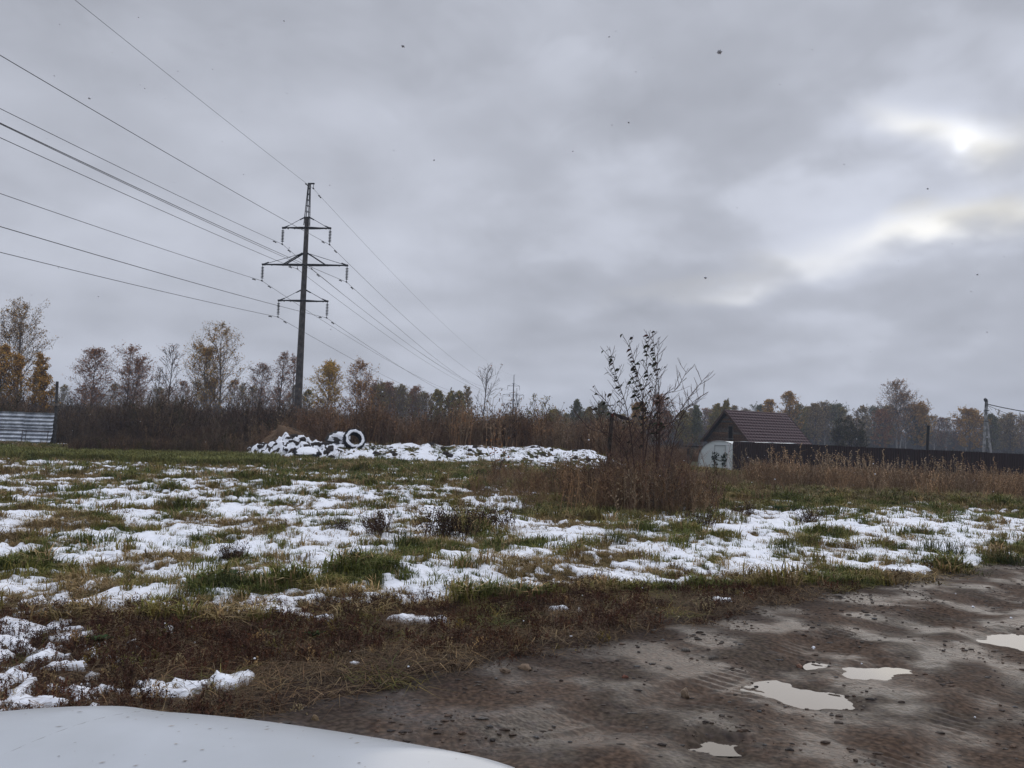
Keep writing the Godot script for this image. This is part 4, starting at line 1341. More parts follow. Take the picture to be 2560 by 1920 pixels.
func build_dump():
	var snow: Material = mats["snow"]
	# standing tyre
	var tc := atv(765, 950, 40.0)
	var R := 0.57
	var t := thing("tyre", "large truck tyre propped upright with a ring of snow on its face", "tyre", Vector3(tc.x, maxf(tc.y, gh(tc.x, 40.0) + R * 0.55), tc.z), 0.35)
	t.rotation = Vector3(-0.42, 0.5, 0)
	tyre_parts(t, R, 0.40, true, false)
	# lying tyre, its top filled with snow
	var lx := xv(662, 37.4, 982)
	var t2 := thing("tyre", "flat-lying black tyre with snow on top in the rubbish heap", "tyre", Vector3(lx, gh(lx, 37.4) + 0.17, -37.4))
	t2.rotation = Vector3(-1.22, 0.2, 0.0)
	tyre_parts(t2, 0.60, 0.34, true, true)
	# heap of rubble: an uneven dark mound, with a broken layer of snow of its own
	var hx := xv(628, 38.8)
	var hy := gh(hx, 38.8)
	var heap := thing("rubbish_heap", "dark heap of dumped rubble under lumps of snow", "heap", Vector3(hx, hy, -38.8))
	var hg := MB.new(); var hs2 := MB.new()
	var f1 := FastNoiseLite.new()
	f1.seed = 501; f1.frequency = 1.5; f1.fractal_octaves = 3; f1.noise_type = FastNoiseLite.TYPE_CELLULAR
	f1.cellular_return_type = FastNoiseLite.RETURN_DISTANCE2_SUB
	var nx := 96; var nz := 44
	for j in nz + 1:
		for i in nx + 1:
			var x := -2.7 + 5.4 * i / nx; var z := -1.1 + 2.5 * j / nz
			var q := x / 2.6; var qz := (z - 0.1) / 1.15
			var fall := clampf(1.0 - q * q * 0.9 - qz * qz, -0.3, 1.0)
			var y := gh(hx + x, 38.8 - z) - hy + 0.62 * fall + 0.42 * clampf(fall * 2.0, 0, 1) * (f1.get_noise_2d(x, z) + 0.6) + 0.16 * n_tus.get_noise_2d(x * 2.2, z * 2.2)
			hg.v.append(Vector3(x, y, z)); hg.c.append(tone(Color(0.05, 0.042, 0.036), 0.25))
			var m := 0.9 * n_snow.get_noise_2d(x * 2.6 + 7.0, z * 3.2) + 0.5 * n_fine.get_noise_2d(x * 0.9, z * 0.9) + 0.13
			hs2.v.append(Vector3(x, y + (0.05 * (1.0 - exp(-m / 0.08)) + 0.01 if m > 0.0 else maxf(m * 0.4, -0.04)), z)); hs2.c.append(Color(0.86, 0.875, 0.91))
	for j in nz:
		for i in nx:
			var k := j * (nx + 1) + i
			for q in [k, k + 1, k + nx + 1, k + nx + 1, k + 1, k + nx + 2]:
				hg.idx.append(q); hs2.idx.append(q)
	face_normals(hg); face_normals(hs2)
	part("mound", hg.mesh(vcol("rubble", 0.95, 0.2)), heap)
	part("snow_layer", hs2.mesh(snow), heap)
	var variants := []
	for k in 5: variants.append(lump(60 + k, Vector3(0.55, 0.4, 0.5), 0.4, Color(0.045, 0.036, 0.032), 0.8).mesh(vcol("rubble")))
	for k in 22:
		var x := rng.randf_range(-2.4, 2.4); var z := rng.randf_range(-0.3, 1.1)
		var y := gh(hx + x, 38.8 - z) - hy + 0.5 * clampf(1.0 - x * x / 7.0 - z * z / 1.6, 0.0, 1.0)
		var c := part("rubble_piece", variants[k % 5], heap)
		c.transform = Transform3D(Basis(Vector3(0.6, 0.7, 0.3).normalized(), rng.randf() * TAU).scaled(Vector3(rng.randf_range(0.4, 1.1), rng.randf_range(0.3, 0.7), rng.randf_range(0.4, 0.9))), Vector3(x, y + 0.1, z))
	# brown brushwood heap with a stick
	var bx := xv(618, 41.2)
	var br := thing("brushwood_heap", "brown heap of dead brushwood behind the snowy rubble", "heap", Vector3(bx, gh(bx, 41.2) - 0.02, -41.2))
	var hay := MB.new(false)
	for k in 2600:
		var th := rng.randf() * TAU
		var q := sqrt(rng.randf())
		var p := Vector3(cos(th) * q * 1.15, 0, sin(th) * q * 0.7)
		p.y = (1.0 - q * q) * 1.15 * rng.randf_range(0.55, 1.0)
		var dv := Vector3(rng.randf_range(0.3, 1), -rng.randf_range(0.2, 0.8), rng.randf_range(-0.4, 0.4)).normalized() * (1 if p.x > 0 else -1)
		if p.x < 0: dv.y = -absf(dv.y)
		var s := dv.cross(Vector3(0, 0.3, 1)).normalized() * 0.02
		hay.tri(p - s, p + s, p + dv * rng.randf_range(0.3, 0.6), tone(Color(0.22, 0.145, 0.09), 0.4))
	var hm := lump(91, Vector3(1.7, 1.7, 1.0), 0.6, Color(0.13, 0.088, 0.055))
	part("core", hm.mesh(vcol("rubble")), br)
	part("twigs", hay.mesh(vcol("foliage")), br).set_meta("kind", "stuff")
	var stick := MB.new()
	stick.tube([Vector3(0.5, 1.0, 0.55), Vector3(1.1, 0.75, 0.6), Vector3(1.75, 0.45, 0.65)], [0.03, 0.025, 0.018], 6, Color(0.12, 0.09, 0.07))
	part("stick", stick.mesh(vcol("bark")), br)
	# snow-covered bag beside the tyre
	var wx := xv(714, 41.4)
	var sack := thing("snowy_mound", "rounded snow-covered bag just left of the upright tyre", "bag", Vector3(wx + 0.55, gh(wx, 41.0) + 0.28, -41.0))
	part("bag", lump(33, Vector3(1.25, 0.85, 0.8), 0.35, Color(0.05, 0.045, 0.04)).mesh(vcol("rubble")), sack)
	var sc2 := part("snow_cap", lump(34, Vector3(1.25, 0.7, 0.82), 0.4, Color(0.86, 0.875, 0.91)).mesh(snow), sack)
	sc2.position = Vector3(0, 0.12, 0.05)
	# rubble strewn along the low bank, dark pieces sticking out of the snow
	for k in 26:
		var x := rng.randf_range(-7.2, 4.2)
		var d := rng.randf_range(38.4, 41.0)
		if absf(x - tc.x) < 0.7: continue
		var o := single("bank_clod", variants[k % 5], "dark clod of earth poking out of the snowy bank", "clod", "clods on the snowy bank")
		o.position = Vector3(x, gh(x, d) + 0.04, -d)
		o.rotation.y = rng.randf() * TAU
		o.scale = Vector3.ONE * rng.randf_range(0.35, 0.8)
	# broken post with a hanging board, in front of the shrub
	var pa := atv(1322, 893, 24.0)
	var pb := atv(1314, 968, 24.0)
	var po := thing("broken_post", "broken wooden post with a slanting board beside the leafy sapling", "post", Vector3(pb.x - 0.05, gh(pb.x, 24.0), pb.z))
	var h := pa.y - po.position.y
	var wood := vcol("weathered_wood")
	var m := MB.new(false)
	var lean := (pa.x - pb.x + 0.05) / h
	var yb := Vector3(lean, 1, 0).normalized()
	m.box(Vector3(lean * h * 0.5, h * 0.5 - 0.1, 0), Vector3(0.12, h + 0.2, 0.1), Color(0.06, 0.048, 0.042), Basis(yb.cross(Vector3.BACK), yb, Vector3.BACK), 0.015)
	part("post", m.mesh(wood), po)
	var q0 := atv(1323, 893, 23.95) - po.position; var q1 := atv(1363, 908, 23.95) - po.position
	var dx := (q1 - q0).normalized()
	m = MB.new(false)
	var cc := (q0 + q1) * 0.5
	var bas := Basis(dx, Vector3.BACK.cross(dx), Vector3.BACK)
	var ln := (q1 - q0).length()
	var outline := [Vector2(-0.5, 0.03), Vector2(-0.2, 0.035), Vector2(0.1, 0.05), Vector2(0.5, -0.01), Vector2(0.3, -0.04), Vector2(0.0, -0.085), Vector2(-0.25, -0.05), Vector2(-0.5, -0.02)]
	for zz in [0.0, 0.03]:
		for k in range(1, 7): m.tri(cc + bas * Vector3(outline[0].x * ln, outline[0].y, 0.07 + zz), cc + bas * Vector3(outline[k].x * ln, outline[k].y, 0.07 + zz), cc + bas * Vector3(outline[k + 1].x * ln, outline[k + 1].y, 0.07 + zz), Color(0.07, 0.058, 0.052))
	for k in 8:
		var a: Vector2 = outline[k]; var b: Vector2 = outline[(k + 1) % 8]
		m.quad(cc + bas * Vector3(a.x * ln, a.y, 0.07), cc + bas * Vector3(b.x * ln, b.y, 0.07), cc + bas * Vector3(b.x * ln, b.y, 0.10), cc + bas * Vector3(a.x * ln, a.y, 0.10), Color(0.06, 0.05, 0.045))
	part("board", m.mesh(wood), po)

# ------------------------------------------------------------------ leafy sapling in the middle
func build_sapling():
	var D := 17.0
	var root := at(1612, 1240, D)
	root.y = gh(root.x, D)
	var t := thing("leafy_sapling", "many-stemmed bare sapling with a few large drooping dark leaves", "sapling", root)
	var bark := vcol("bark")
	var bc := Color(0.075, 0.048, 0.042)
	var stems := [
		[[1592, 1240], [1571, 1043], [1540, 938], [1524, 867]], [[1606, 1240], [1608, 1014], [1596, 946], [1571, 850]],
		[[1612, 1240], [1607, 1000], [1621, 955], [1616, 896], [1626, 825]], [[1640, 1240], [1650, 1070], [1645, 946], [1638, 891], [1631, 828]],
		[[1640, 1200], [1648, 1010], [1689, 975], [1721, 920]], [[1640, 1240], [1650, 1075], [1685, 1053], [1718, 999], [1775, 931]],
		[[1660, 1240], [1692, 1075], [1724, 1014], [1770, 980]], [[1600, 1240], [1624, 1060], [1640, 960], [1646, 850]],
		[[1560, 1250], [1545, 1060], [1520, 1010], [1499, 985]], [[1585, 1230], [1552, 1100], [1480, 1075], [1440, 1030]], [[1625, 1240], [1635, 1080], [1610, 1010], [1580, 940]],
		[[1650, 1240], [1672, 1090], [1700, 1030], [1740, 1010]], [[1580, 1240], [1560, 1120], [1510, 1080], [1496, 1002]]]
	var leaf_m := []
	for v in 4:
		var lm := MB.new(false)
		var lc: Color = [Color(0.028, 0.030, 0.018), Color(0.036, 0.028, 0.02), Color(0.03, 0.036, 0.018), Color(0.085, 0.022, 0.014)][v]
		var L := 0.105
		var ribs := []
		for k in 6:
			var q := k / 5.0
			var w := 0.030 * sin(PI * pow(q, 0.8)) + 0.001
			var p := Vector3(L * q, -0.03 * q * q * (1.0 + v * 0.3), 0)
			ribs.append([p + Vector3(0, 0.008 * w / 0.03, -w), p, p + Vector3(0, 0.008 * w / 0.03, w)])
		for k in 5:
			lm.quad(ribs[k][0], ribs[k + 1][0], ribs[k + 1][1], ribs[k][1], lc)
			lm.quad(ribs[k][1], ribs[k + 1][1], ribs[k + 1][2], ribs[k][2], lc)
		leaf_m.append(lm.mesh(vcol("foliage")))
	var nleaf := 0
	for si in stems.size():
		var st: Array = stems[si]
		var pts := []
		var off := rng.randf_range(-0.45, 0.45)
		for k in st.size():
			var q := k / float(st.size() - 1)
			pts.append(at(st[k][0], st[k][1], D + off * (0.3 + q)) - root)
		# smooth with a curve
		var cv := Curve3D.new()
		for k in pts.size():
			var tan_ := Vector3.ZERO
			if k > 0 and k < pts.size() - 1: tan_ = (pts[k + 1] - pts[k - 1]) * 0.18
			cv.add_point(pts[k], -tan_, tan_)
		cv.bake_interval = 0.08
		var ln := cv.get_baked_length()
		var tp := []; var tr := []
		var n := 14
		for k in n + 1:
			var q := k / float(n)
			tp.append(cv.sample_baked(q * ln)); tr.append(lerpf(0.021 if si < 8 else 0.011, 0.0042, pow(q, 0.8)))
		var m := MB.new()
		m.tube(tp, tr, 5, bc, false)
		# side twigs
		var nt := 24
		for k in nt:
			var q := lerpf(0.30, 0.97, (k + rng.randf()) / nt)
			var p := cv.sample_baked(q * ln)
			var tg := (cv.sample_baked(minf(q * ln + 0.1, ln)) - cv.sample_baked(maxf(q * ln - 0.1, 0))).normalized()
			var side := 1.0 if (k + si) % 2 == 0 else -1.0
			var dv := (tg * 0.75 + Vector3(side * rng.randf_range(0.4, 1.0), rng.randf_range(-0.1, 0.4), rng.randf_range(-0.7, 0.7))).normalized()
			var tl := rng.randf_range(0.22, 0.85) * (1.2 - q * 0.75)
			var tw := bend(p, dv, tl, 0.35, 4, 0.10)
			m.tube(tw, [0.0058, 0.005, 0.0044, 0.0038, 0.003], 4, bc, false)
			for z in 2:
				var tp2: Vector3 = tw[1 + z]
				var e2 := tp2 + (dv + Vector3(rng.randf_range(-0.8, 0.8), rng.randf_range(-0.2, 0.8), rng.randf_range(-0.8, 0.8))).normalized() * tl * rng.randf_range(0.25, 0.5)
				m.tube([tp2, e2], [0.004, 0.0025], 3, bc, false)
			var many := 2 if si in [0, 1, 2, 3, 10] else 1
			for z in many:
				if rng.randf() < 0.35 or (si > 3 and si != 8 and si != 10 and rng.randf() < 0.85): continue
				if q < 0.42 and rng.randf() < 0.6: continue
				hang_leaf(t, leaf_m, p.lerp(tw[4], rng.randf_range(0.05, 1.0)) if z == 0 else p)
				nleaf += 1
		part("stem", m.mesh(bark), t)
		if si in [0, 1, 2, 3]:
			for k in 8:
				var q := lerpf(0.70, 1.0, k / 10.0)
				hang_leaf(t, leaf_m, cv.sample_baked(q * ln))
func hang_leaf(t: Node3D, leaf_m: Array, p: Vector3):
	var v := rng.randi() % 3
	if rng.randf() < 0.05: v = 3
	var o := part("leaf", leaf_m[v], t)
	var b := Basis(Vector3.UP, PI + rng.randf_range(-0.9, 0.9)) * Basis(Vector3.BACK, rng.randf_range(-0.7, 0.25)) * Basis(Vector3.RIGHT, rng.randf_range(-1.2, 1.2))
	o.transform = Transform3D(b.scaled(Vector3.ONE * rng.randf_range(0.7, 1.3)), p)

# ------------------------------------------------------------------ white car at the lower left
func build_car():
	# local: x towards the nose, z to the car's right (towards the viewer), origin on the ground under the far front corner
	var car := thing("car", "white car whose bonnet fills the lower left corner", "car", Vector3(-0.94, 0.0, -1.85), deg_to_rad(35.6))
	var paint := StandardMaterial3D.new()
	paint.resource_name = "white_car_paint"
	paint.albedo_color = Color(0.72, 0.735, 0.75)
	paint.albedo_texture = noise_tex(131, 0.01, 5, Color(0.95, 0.95, 0.945), Color(1, 1, 1), 512, 1.4)
	paint.roughness = 0.3
	paint.metallic_specular = 0.5
	paint.clearcoat_enabled = true
	paint.clearcoat = 0.3
	paint.clearcoat_roughness = 0.28
	world_tex(paint, 0.7)
	var W := 1.60
	var nose := 0.62
	# bonnet and wings as one pressed skin; u back from the nose, w across 0..W
	var skin := MB.new()
	var nu := 90; var nw := 80
	for i in nu + 1:
		for j in nw + 1:
			var q := i / float(nu)
			var x := nose - 1.75 * pow(q, 1.35)
			var w := W * j / nw
			var p := car_skin(x, w, nose, W)
			skin.v.append(p); skin.c.append(Color.WHITE)
	for i in nu:
		for j in nw:
			var k := i * (nw + 1) + j
			for q in [k, k + 1, k + nw + 1, k + nw + 1, k + 1, k + nw + 2]: skin.idx.append(q)
	face_normals(skin)
	part("bonnet", skin.mesh(paint), car)
	# shut line between bonnet and far wing: narrow dark groove laid along the crease
	var gro := MB.new()
	var gp := []; var gr := []
	for k in 40:
		var x := nose - 0.16 - k * 0.028
		var w := 0.25 + 0.4 * (nose - x) + 0.012
		gp.append(car_skin(x, w, nose, W) + Vector3(0, -0.0006, 0)); gr.append(0.0014)
	gro.tube(gp, gr, 5, Color(0.33, 0.335, 0.34))
	part("shut_line", gro.mesh(vcol("dark_steel")), car)
	# front end, sides, bumper
	var body := MB.new()
	var ring := []
	for k in 61:
		var q := k / 60.0
		ring.append(q)
	for lev in 9:
		var y := lerpf(0.28, 0.70, lev / 8.0)
		for k in 61:
			var w := W * k / 60.0
			var e := edge_x(w, nose, W)
			var out := 0.07 * ss(0.66, 0.52, y) * ss(0.24, 0.4, y) + 0.02
			body.v.append(Vector3(e + out, y, w)); body.c.append(Color.WHITE)
	for lev in 8:
		for k in 60:
			var q := lev * 61 + k
			for z in [q, q + 61, q + 1, q + 1, q + 61, q + 62]: body.idx.append(z)
	body.n.resize(body.v.size())
	for k in body.n.size(): body.n[k] = Vector3(1, 0.1, (body.v[k].z - W * 0.5) * 0.9).normalized()
	part("bumper", body.mesh(paint), car)
	var sides := MB.new(false)
	for s in [0.0, W]:
		sides.quad(Vector3(-1.3, 0.3, s), Vector3(-1.3, 0.86, s), Vector3(nose - 0.45, 0.74, s), Vector3(nose - 0.45, 0.3, s), Color(0.9, 0.9, 0.9))
	part("wing_side", sides.mesh(paint), car)
	for s in [0.12, W - 0.12]:
		var wh := MB.new()
		wh.lathe(Vector3(-0.45, 0.30, s), [Vector2(0.0, -0.06), Vector2(0.19, -0.07), Vector2(0.29, -0.09), Vector2(0.31, -0.05), Vector2(0.31, 0.05), Vector2(0.29, 0.09), Vector2(0.19, 0.07), Vector2(0.0, 0.06)], 28, Color(0.02, 0.02, 0.022), Basis(Vector3.RIGHT, PI / 2))
		part("wheel", wh.mesh(vcol("rubber", 0.8, 0.35)), car)
		var lampm := MB.new()
		lampm.lathe(Vector3(edge_x(s + (0.12 if s < 0.5 else -0.12), nose, W) + 0.015, 0.62, s + (0.12 if s < 0.5 else -0.12)), [Vector2(0.0, 0.03), Vector2(0.07, 0.022), Vector2(0.09, 0.0)], 20, Color(0.55, 0.56, 0.58), Basis(Vector3.BACK, -PI / 2))
		part("headlight", lampm.mesh(vcol("lamp_glass_cover", 0.15, 0.6)), car)
	# dried specks and thin streaks of road dirt on the bonnet
	var sp := MB.new(false)
	for k in 520:
		var x := rng.randf_range(-1.0, nose - 0.1); var w := rng.randf_range(0.05, W - 0.1)
		var p := car_skin(x, w, nose, W) + Vector3(0, 0.0012, 0)
		var r := rng.randf_range(0.0005, 0.0017)
		var st := rng.randf_range(1.0, 5.0)
		sp.quad(p + Vector3(-r * st, 0, -r * 0.6), p + Vector3(0, 0, -r), p + Vector3(r * st, 0, r * 0.3), p + Vector3(0, 0, r), tone(Color(0.28, 0.25, 0.22), 0.3))
	part("dirt_specks", sp.mesh(vcol("rubble")), car).set_meta("kind", "stuff")
func edge_x(w: float, nose: float, W: float) -> float:
	var a := clampf(absf(w - W * 0.5) / (W * 0.5), 0.0, 1.0)
	return nose - 0.635 * pow(a, 1.08)
func car_skin(x: float, w: float, nose: float, W: float) -> Vector3:
	var e := edge_x(w, nose, W)
	var a := clampf(absf(w - W * 0.5) / (W * 0.5), 0.0, 1.0)
	var back := nose - x
	var xx := e - back * (1.0 + (nose - e) * 0.0)
	var y := 0.968 - 0.104 * (minf(back, 1.3) - 0.9)
	y -= 0.169 * pow(clampf(1.0 - back / 0.71, 0.0, 1.0), 2.6)      # the nose rolls down
	y -= 0.1745 * pow(a, 5.0) + 0.16 * pow(clampf((a - 0.9) / 0.1, 0.0, 1.0), 2.0)   # and so do the wings
	# raised crease along each side of the bonnet
	var line := 0.25 + 0.4 * back
	var ow := minf(w, W - w)
	y += 0.009 * ss(0.012, -0.035, ow - line) * ss(0.08, 0.3, back)
	return Vector3(xx, y, w)

# ------------------------------------------------------------------ grass, weeds, reeds
func tuft(blades: int, h: float, spread_: float, width: float, curve: float, flat := 0.0) -> MB:
	var m := MB.new(false)
	for k in blades:
		var th := rng.randf() * TAU
		var p := Vector3(rng.randf_range(-1, 1), 0, rng.randf_range(-1, 1)) * spread_
		var dirv := Vector3(cos(th), 0, sin(th))
		var side := Vector3(-sin(th), 0, cos(th)) * width * rng.randf_range(0.6, 1.2)
		var hh := h * rng.randf_range(0.45, 1.15)
		var lean := curve * rng.randf_range(0.3, 1.3)
		var a := p + dirv * hh * lean * 0.25 + Vector3(0, hh * 0.55 * (1.0 - flat), 0)
		var b := p + dirv * hh * lean * 0.95 + Vector3(0, hh * (1.0 - flat * 1.1) * (1.0 - 0.35 * minf(lean, 1.3)), 0)
		var col := Color.WHITE * rng.randf_range(0.5, 1.5)
		if rng.randf() < 0.15: col = Color(1.9, 1.6, 1.5)
		col.a = 1.0
		m.quad(p - side, a - side * 0.8, a + side * 0.8, p + side, col)
		m.tri(a - side * 0.8, b, a + side * 0.8, col)
	return m
func stalks(n: int, h: float, spread_: float, r: float, branch: int, plume: float, lean: float) -> MB:
	var m := MB.new(false)
	for k in n:
		var p := Vector3(rng.randf_range(-1, 1), 0, rng.randf_range(-1, 1)) * spread_
		var hh := h * rng.randf_range(0.55, 1.1)
		var dv := Vector3(rng.randf_range(-1, 1) * lean + lean * 0.5, 1, rng.randf_range(-1, 1) * lean)
		var pts := bend(p - Vector3(0, 0.03, 0), dv, hh, -0.12 * lean, 3, 0.06)
		var col := Color.WHITE * rng.randf_range(0.45, 1.3)
		if rng.randf() < 0.2: col = Color(2.0, 1.8, 1.7)
		col.a = 1.0
		m.tube(pts, [r, r * 0.85, r * 0.7, r * 0.4], 3, col, false)
		for b in branch:
			var q := rng.randf_range(0.35, 0.98)
			var bp: Vector3 = pts[int(q * 2.999)].lerp(pts[int(q * 2.999) + 1], fmod(q * 2.999, 1.0))
			var bd := Vector3(rng.randf_range(-1, 1), rng.randf_range(0.3, 1.3), rng.randf_range(-1, 1)).normalized()
			var e := bp + bd * hh * rng.randf_range(0.10, 0.28)
			var sd := bd.cross(Vector3(rng.randf_range(-1, 1), 0.2, rng.randf_range(-1, 1))).normalized() * r * 0.75
			m.tri(bp - sd, e, bp + sd, col)
			if plume < 0.0:
				for z in 2: leaf_quad(m, bp.lerp(e, rng.randf_range(0.4, 1.0)), -plume * rng.randf_range(0.6, 1.4), col)
		if plume > 0.0:
			var tip: Vector3 = pts[3]
			for z in 7:
				var f := z / 6.0
				leaf_quad(m, tip + (pts[3] - pts[2]).normalized() * (f - 0.6) * plume * 1.6 + Vector3(rng.randf_range(0, 0.04), rng.randf_range(-0.02, 0.02), rng.randf_range(-0.02, 0.02)), plume * 0.35, Color(col.r * 1.5, col.g * 1.5, col.b * 1.55))
	return m
func put(xf: Array, cols: PackedColorArray, x: float, d: float, sc: float, col: Color, dy := 0.0, tall := 1.0):
	var b := Basis(Vector3.UP, rng.randf() * TAU).scaled(Vector3(sc, sc * tall, sc))
	b = Basis(Vector3(rng.randf_range(-1, 1), 0, rng.randf_range(-1, 1)).normalized(), rng.randf_range(0, 0.15)) * b
	xf.append(Transform3D(b, Vector3(x, gh(x, d) + dy, -d)))
	cols.append(col)
func pick_spot(d0: float, d1: float, pw := 1.0) -> Vector2:
	var d := lerpf(d0, d1, pow(rng.randf(), pw))
	return Vector2(rng.randf_range(-1, 1) * (0.73 * d + 1.6), d)
func build_vegetation():
	var fm := vcol("foliage")
	var GREEN := Color(0.150, 0.155, 0.036); var DARKG := Color(0.075, 0.092, 0.026); var OLIVE := Color(0.215, 0.170, 0.052)
	var STRAW := Color(0.36, 0.255, 0.13); var BROWN := Color(0.15, 0.092, 0.052); var REDB := Color(0.088, 0.037, 0.025)
	# --- short field grass
	var kinds := []
	for k in 3: kinds.append(tuft(16, 0.13 + 0.025 * k, 0.065, 0.0048, 0.85).mesh(fm))
	for k in 2: kinds.append(tuft(16, 0.18, 0.08, 0.0042, 1.15, 0.45).mesh(fm))
	var sets := []; var tints := []
	for k in 5: sets.append([]); tints.append(PackedColorArray())
	var count := 0
	for k in 150000:
		var band := k % 10
		var p: Vector2
		if band < 4: p = pick_spot(5.5, 13.0, 0.8)
		elif band < 7: p = pick_spot(11.0, 22.0, 0.8)
		else: p = pick_spot(20.0, 44.0, 0.8)
		var x := p.x; var d := p.y
		var s := rs(x, d)
		if s < strip_top(x) - 0.15: continue
		var m := snow_at(x, d)
		if m > 0.035 and rng.randf() > 0.10: continue
		if d > 37.5 and m > -0.1 and rng.randf() > 0.3: continue
		var z := n_zone.get_noise_2d(x * 9.0, d * 9.0) + 0.5 * n_tus.get_noise_2d(x * 0.6 + 40.0, d * 0.6)
		var u := x / d
		z -= 0.25 * blob(u, d, -0.12, 30.0, 0.2, 8.0) + 0.25 * blob(u, d, 0.5, 18.0, 0.3, 6.0)
		var col: Color
		if z < -0.16: col = GREEN.lerp(DARKG, rng.randf())
		elif z < 0.06: col = OLIVE.lerp(GREEN, rng.randf())
		else: col = OLIVE.lerp(STRAW, rng.randf() * 0.8).lerp(BROWN, rng.randf() * 0.7)
		if rng.randf() < 0.18: col = STRAW
		col = tone(col, 0.25)
		var kind := rng.randi() % 3 if z < 0.12 else 3 + rng.randi() % 2
		var sc := rng.randf_range(0.6, 1.25) * (1.0 if d < 20.0 else 1.35)
		if m > -0.03: sc *= 0.8
		sc *= 0.75 + 1.6 * maxf(n_tus.get_noise_2d(x * 0.8, d * 0.8 + 70.0), 0.0)
		put(sets[kind], tints[kind], x, d, sc, col)
		count += 1
	for k in 5: scatter("field_grass", kinds[k], sets[k], tints[k], ["short green grass growing between the snow patches", "ragged green and olive grass of the field", "longer olive grass in tufts across the field", "flattened straw-coloured dead grass in the field", "limp brown dead grass lying in the field"][k], "grass")
	# --- yellow-green taller grass strip at the far left edge of the field
	var xf := []; var cols := PackedColorArray()
	for k in 5200:
		var d := rng.randf_range(27.5, 34.0)
		var x := lerpf(-0.66, -0.30, rng.randf()) * d
		if n_zone.get_noise_2d(x * 6.0, d * 6.0) < -0.25: continue
		put(xf, cols, x, d, rng.randf_range(1.4, 2.6), tone(Color(0.21, 0.19, 0.055).lerp(Color(0.13, 0.145, 0.04), rng.randf()), 0.3))
	scatter("tall_green_grass", kinds[2], xf, cols, "yellow-green uncut grass in front of the brown thicket on the left", "grass")
	# --- knotweed and dead litter between field and track
	var kn := []
	for k in 3: kn.append(stalks(9, 0.11, 0.05, 0.0022, 7, -0.010, 0.55).mesh(fm))
	var lit := tuft(14, 0.17, 0.08, 0.0018, 1.3, 0.75).mesh(fm)
	for kk in 3:
		xf = []; cols = PackedColorArray()
		for k in 7000:
			var t := rng.randf_range(-6.5, 9.5); var s := rng.randf_range(-0.6, 4.0)
			var x := -0.63 * s + 0.777 * t; var d := 5.5 + 0.777 * s + 0.63 * t
			if d < 2.5 or absf(x) > 0.75 * d + 1.5: continue
			var top := strip_top(x)
			if s > top + 0.35: continue
			var z := n_zone.get_noise_2d(x * 14.0, d * 14.0) + 0.6 * n_mud.get_noise_2d(x, d)
			var dens := ss(-0.3, 0.9, s + z * 1.2) * (0.35 + 0.65 * ss(top - 1.9, top - 0.6, s + z * 0.8))
			if rng.randf() > dens: continue
			if snow_at(x, d) > 0.03 and rng.randf() > 0.08: continue
			var c := REDB.lerp(Color(0.115, 0.062, 0.038), clampf(rng.randf() * 0.8 + z * 0.5, 0, 1))
			if rng.randf() < 0.06: c = STRAW
			elif rng.randf() < 0.05: c = OLIVE
			put(xf, cols, x, d, rng.randf_range(0.5, 1.3), tone(c, 0.45))
		scatter("dry_knotweed", kn[kk], xf, cols, ["reddish dry knotweed carpet between field and track", "russet withered weeds along the track's edge", "dark red dead stems along the track's edge"][kk], "weeds")
	xf = []; cols = PackedColorArray()
	for k in 24000:
		var t := rng.randf_range(-6.5, 9.5); var s := rng.randf_range(-0.7, 4.2)
		var x := -0.63 * s + 0.777 * t; var d := 5.5 + 0.777 * s + 0.63 * t
		if d < 2.5 or absf(x) > 0.75 * d + 1.5 or s > strip_top(x) + 0.5: continue
		if rng.randf() > ss(-0.7, 0.5, s + 0.6 * n_mud.get_noise_2d(x, d)): continue
		if snow_at(x, d) > 0.02: continue
		var zg := n_zone.get_noise_2d(x * 16.0 + 9.0, d * 16.0)
		put(xf, cols, x, d, rng.randf_range(0.6, 1.7), tone(BROWN.lerp(STRAW, pow(rng.randf(), 2.5) * 0.8).lerp(Color(0.03, 0.02, 0.015), rng.randf() * 0.75) if zg < 0.34 else OLIVE.lerp(DARKG, rng.randf()), 0.3))
	scatter("dead_litter", lit, xf, cols, "flattened brown dead grass litter beside the muddy track", "grass")
	# --- tall dry weeds round the sapling and along its foot
	var tw := []
	for k in 3: tw.append(stalks(9, 0.95, 0.2, 0.006, 7, 0.0 if k == 0 else -0.04, 0.4).mesh(fm))
	for kk in 3:
		xf = []; cols = PackedColorArray()
		for k in 330:
			var a := rng.randf()
			var u: float; var d: float; var sc := rng.randf_range(0.3, 1.15)
			if a < 0.55:
				u = rng.randfn(0.17, 0.042); d = rng.randf_range(15.0, 20.0)
			elif a < 0.85:
				u = rng.randf_range(-0.02, 0.22); d = rng.randf_range(18.0, 27.0); sc *= 0.7
			else:
				u = rng.randf_range(-0.05, 0.12); d = rng.randf_range(15.5, 22.0); sc *= 0.55
			if snow_at(u * d, d) > 0.08 and rng.randf() > 0.1: continue
			put(xf, cols, u * d, d, sc, tone(Color(0.14, 0.082, 0.052).lerp(Color(0.32, 0.215, 0.12), pow(rng.randf(), 1.3)), 0.35))
		scatter("dry_weeds", tw[kk], xf, cols, ["thin dry brown stems crowding round the leafy sapling", "brown seeded weeds round the leafy sapling", "tangled russet weeds in mid field"][kk], "weeds")
	xf = []; cols = PackedColorArray()
	var shoots := stalks(5, 1.5, 0.12, 0.0065, 9, 0.0, 0.3).mesh(fm)
	for k in 85:
		var u := rng.randfn(0.175, 0.038); var d := rng.randf_range(15.5, 19.5)
		put(xf, cols, u * d, d, rng.randf_range(0.6, 1.1), tone(Color(0.13, 0.078, 0.056), 0.35))
	scatter("bare_shoots", shoots, xf, cols, "thin reddish bare shoots rising round the leafy sapling", "shoots")
